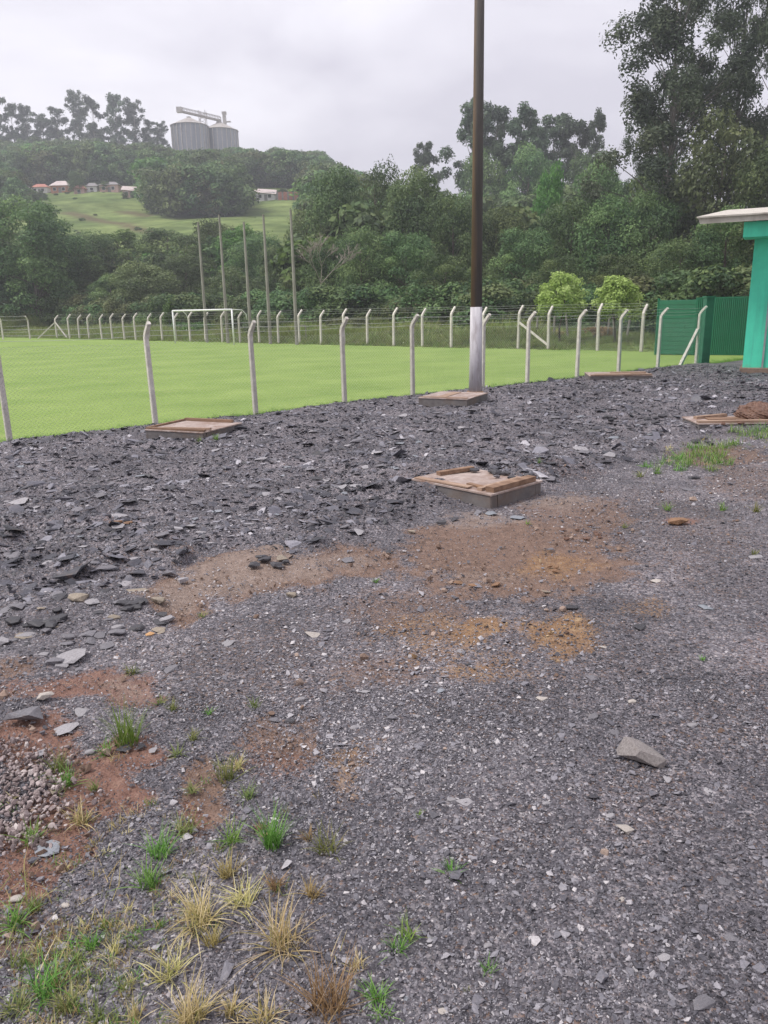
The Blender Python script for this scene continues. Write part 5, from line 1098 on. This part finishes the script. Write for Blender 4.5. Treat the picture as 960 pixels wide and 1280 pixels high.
for i in range(5): stone(0, 0, rnd.uniform(8, 15), rnd.uniform(6, 9), 'red', 'lump', base=(hp[0] + .33 + rnd.gauss(0, .35), hp[1] - .25 + rnd.gauss(0, .08), float(H(hp[0], hp[1] - .3)) + .02), nm='earth_clod')
# further slabs picked out of the rubble
cnt = 0; pts_ = []
for i in range(4000):
    if cnt >= 135: break
    px, py = rnd.uniform(5, 955), rnd.uniform(500, 765); yb = np.interp(px, [p_[0] for p_ in RB], [p_[1] for p_ in RB])
    if py > yb - 8 or py < np.interp(px, [0, 200, 430, 600, 720, 960], [556, 545, 520, 505, 482, 480]): continue
    if any(abs(px - a) < 16 and abs(py - b) < 7 for a, b in pts_) or (505 < px < 685 and 585 < py < 640) or (185 < px < 300 and py < 555) or (860 < px and py > 505): continue
    pts_.append((px, py)); cnt += 1; wv = rnd.uniform(12, 29) * (.7 + (py - 480) / 700); stone(px, py, wv, wv * rnd.uniform(.22, .42), rnd.choice(['grey', 'grey', 'dark', 'light', 'light', 'blue']), rnd.choice(['slab', 'slab', 'slab', 'block']))

# ------------------------------------------------------------------ grass tufts
KT = {'g': ('tgreen', 'green'), 's': ('tstraw', 'straw-yellow'), 'o': ('tolive', 'olive'), 'b': ('tbrown', 'brown')}
tufti = 0
def tuft(px, py, hpx, kind, dens=1.0, spread=.45, droop=.7, label=None, wide=.25):
    global tufti
    tufti += 1; p_ = G(px, py); d = math.dist(p_, (0, 0, CAM_Z)); ln = hpx / FPX * d * 1.0; n = int(max(14, min(130, 70 * dens * (hpx / 40) ** .7)))
    o = obj('grass_tuft', blades(n, ln, spread, droop, max(.0022, .0030 * (.6 + d / 6)), M[KT[kind][0]], 900 + tufti, 'grass_tuft', wide)); o.location = (p_[0], p_[1], p_[2] - .004)
    sizew = 'tiny' if hpx < 17 else ('small' if hpx < 32 else 'full'); tag(o, label or where_label('%s %s grass tuft' % (sizew, KT[kind][1]), p_[0], p_[1]), 'grass tuft', 'grass tufts sprouting from the yard')
tuft(158, 930, 58, 'g', 1.9, .25, .5, 'lush upright bright green tuft growing above the red soil strip', .22)
tuft(341, 1058, 52, 'g', 1.7, .33, .55, 'second lush upright green tuft, alone near the straw clumps', .2)
tuft(355, 1182, 66, 's', 2.0, .75, .7, 'big spreading straw and green tuft, the widest in front')
tuft(250, 1155, 56, 's', 1.8, .6, 1.1, 'bent straw tuft with green blades beside the widest one'); tuft(238, 1278, 52, 's', 1.7, .6, .6, 'pale green and straw tuft cut by the bottom photo edge')
tuft(510, 1172, 34, 'g', .6, .8, .6, 'sprawling light green weed alone on the dark gravel'); tuft(410, 1264, 70, 'b', 1.5, .35, .6, 'tall dry brown tuft near the bottom photo edge')
TS = '290,1052,30,g;232,1042,34,o;215,888,18,o;242,926,20,o;222,944,20,o;284,975,40,o;310,998,24,o;298,960,20,s;410,1066,42,o;385,1050,20,b;100,1028,32,s;118,987,16,o;86,980,30,g;74,962,30,o;132,942,20,g;40,1054,30,g;20,1155,34,g;45,1140,24,o;188,1108,44,g;200,1070,40,g;305,1130,44,s;285,1095,34,b;392,1120,28,b;212,1222,42,s;140,1195,26,s;116,1184,24,g;60,1240,46,g;84,1262,34,o;20,1262,30,o;496,1188,28,g;470,1250,30,g;478,1272,24,g;566,1092,22,g;612,1216,20,g;446,1212,26,s;332,1278,40,s;166,842,20,o;200,880,14,o;252,772,14,o;318,885,18,o;262,893,14,g;800,596,14,o;822,592,18,g;834,638,14,g;902,638,12,g;942,694,10,o;470,728,9,g;878,825,9,g;945,640,14,o;780,660,10,o;120,1276,30,o;170,1274,26,s;290,1268,30,s;155,1240,24,o;30,1210,24,o;325,1040,20,b;345,1110,26,b;265,1180,26,b;130,1160,14,g;200,1160,18,g;95,1205,22,o;240,990,18,o;660,655,8,g;675,578,8,g;250,552,10,g;270,550,12,g;205,548,9,s;525,1020,10,g;585,1240,10,o'
for q in TS.split(';'):
    a = q.split(','); tuft(int(a[0]), int(a[1]), int(a[2]), a[3], 1.0, rnd.uniform(.35, .75), rnd.uniform(.5, 1.0))
for i, (px, py, h_) in enumerate([(836, 580, 16), (848, 574, 18), (862, 582, 18), (872, 570, 18), (884, 578, 20), (895, 570, 18), (905, 580, 16), (880, 562, 14), (902, 560, 14), (918, 556, 14), (935, 545, 16), (948, 540, 16), (920, 540, 12), (850, 588, 12), (866, 560, 12), (955, 548, 14), (890, 588, 12), (810, 584, 10)]):
    tuft(px, py, h_, 'g', 1.6, .6, .6, wide=.7)
wg = [blades(12, 1.0, .6, .8, .05, M[m_], 560 + i, 'ground_weeds', .4, 3) for i, m_ in enumerate(('tgreen', 'tolive', 'tstraw', 'tbrown'))]
x, y = wedge(9000, 1.15, 3.2, -.2, .4); pxx = proj_px(x, y, H(x, y)); f = sstep(-(pxx[0] - 430) / 300, 0, 1) * sstep(pxx[1], 900, 1150) * sstep(fbm(x, y, 2.4, 3, 95), -.1, .35)
x2, y2 = wedge(2500, 6.5, 13, 0, .4); px2 = proj_px(x2, y2, H(x2, y2)); f2 = (sstep(px2[0], 800, 850) * (np.abs(px2[1] - (568 - (px2[0] - 870) * .3)) < 20)) * 1.0
k = rng.random(len(x)) < f * .9; k2 = rng.random(len(x2)) < f2 * .8; x = np.concatenate([x[k], x2[k2]]); y = np.concatenate([y[k], y2[k2]]); n = len(x); h = rng.uniform(.018, .055, n) * np.where(y > 5, 1.8, 1)
gn_scatter('ground_weeds', np.column_stack([x, y, H(x, y) - .003]), np.stack([0 * x, 0 * x, rng.uniform(0, 6, n)], 1), np.stack([h, h, h], 1), rng.random(n), wg)

ds = [blades(4, 1.0, 1.25, .35, .022, M[m_], 580 + i, 'dry_stems', .3, 4) for i, m_ in enumerate(('tstraw', 'tbrown', 'tolive', 'tstraw'))]
x, y = wedge(2600, 1.15, 3.0, -.2, .4); pxx = proj_px(x, y, H(x, y)); f = sstep(-(pxx[0] - 470) / 260, 0, 1) * sstep(pxx[1], 960, 1180) * sstep(fbm(x, y, 1.6, 3, 96), -.3, .3); k = rng.random(len(x)) < f * .6; x, y = x[k], y[k]; n = len(x); h = rng.uniform(.05, .15, n)
gn_scatter('dry_stems', np.column_stack([x, y, H(x, y)]), np.stack([0 * x, 0 * x, rng.uniform(0, 6, n)], 1), np.stack([h, h, h], 1), rng.random(n), ds)
# ------------------------------------------------------------------ haze
HZ = bpy.data.materials.new('thin_damp_haze'); HZ.use_nodes = True; t = HZ.node_tree; t.nodes.clear(); vo = t.nodes.new('ShaderNodeVolumePrincipled'); oo = t.nodes.new('ShaderNodeOutputMaterial'); t.links.new(vo.outputs[0], oo.inputs['Volume'])
vo.inputs['Density'].default_value = 0.0010; vo.inputs['Color'].default_value = (0.88, 0.91, 0.97, 1); vo.inputs['Anisotropy'].default_value = 0.2
hz_o = MB().box((0, 600, 54.5), (1820, 1820, 113)).build('haze', HZ); tag(hz_o, kind='stuff')
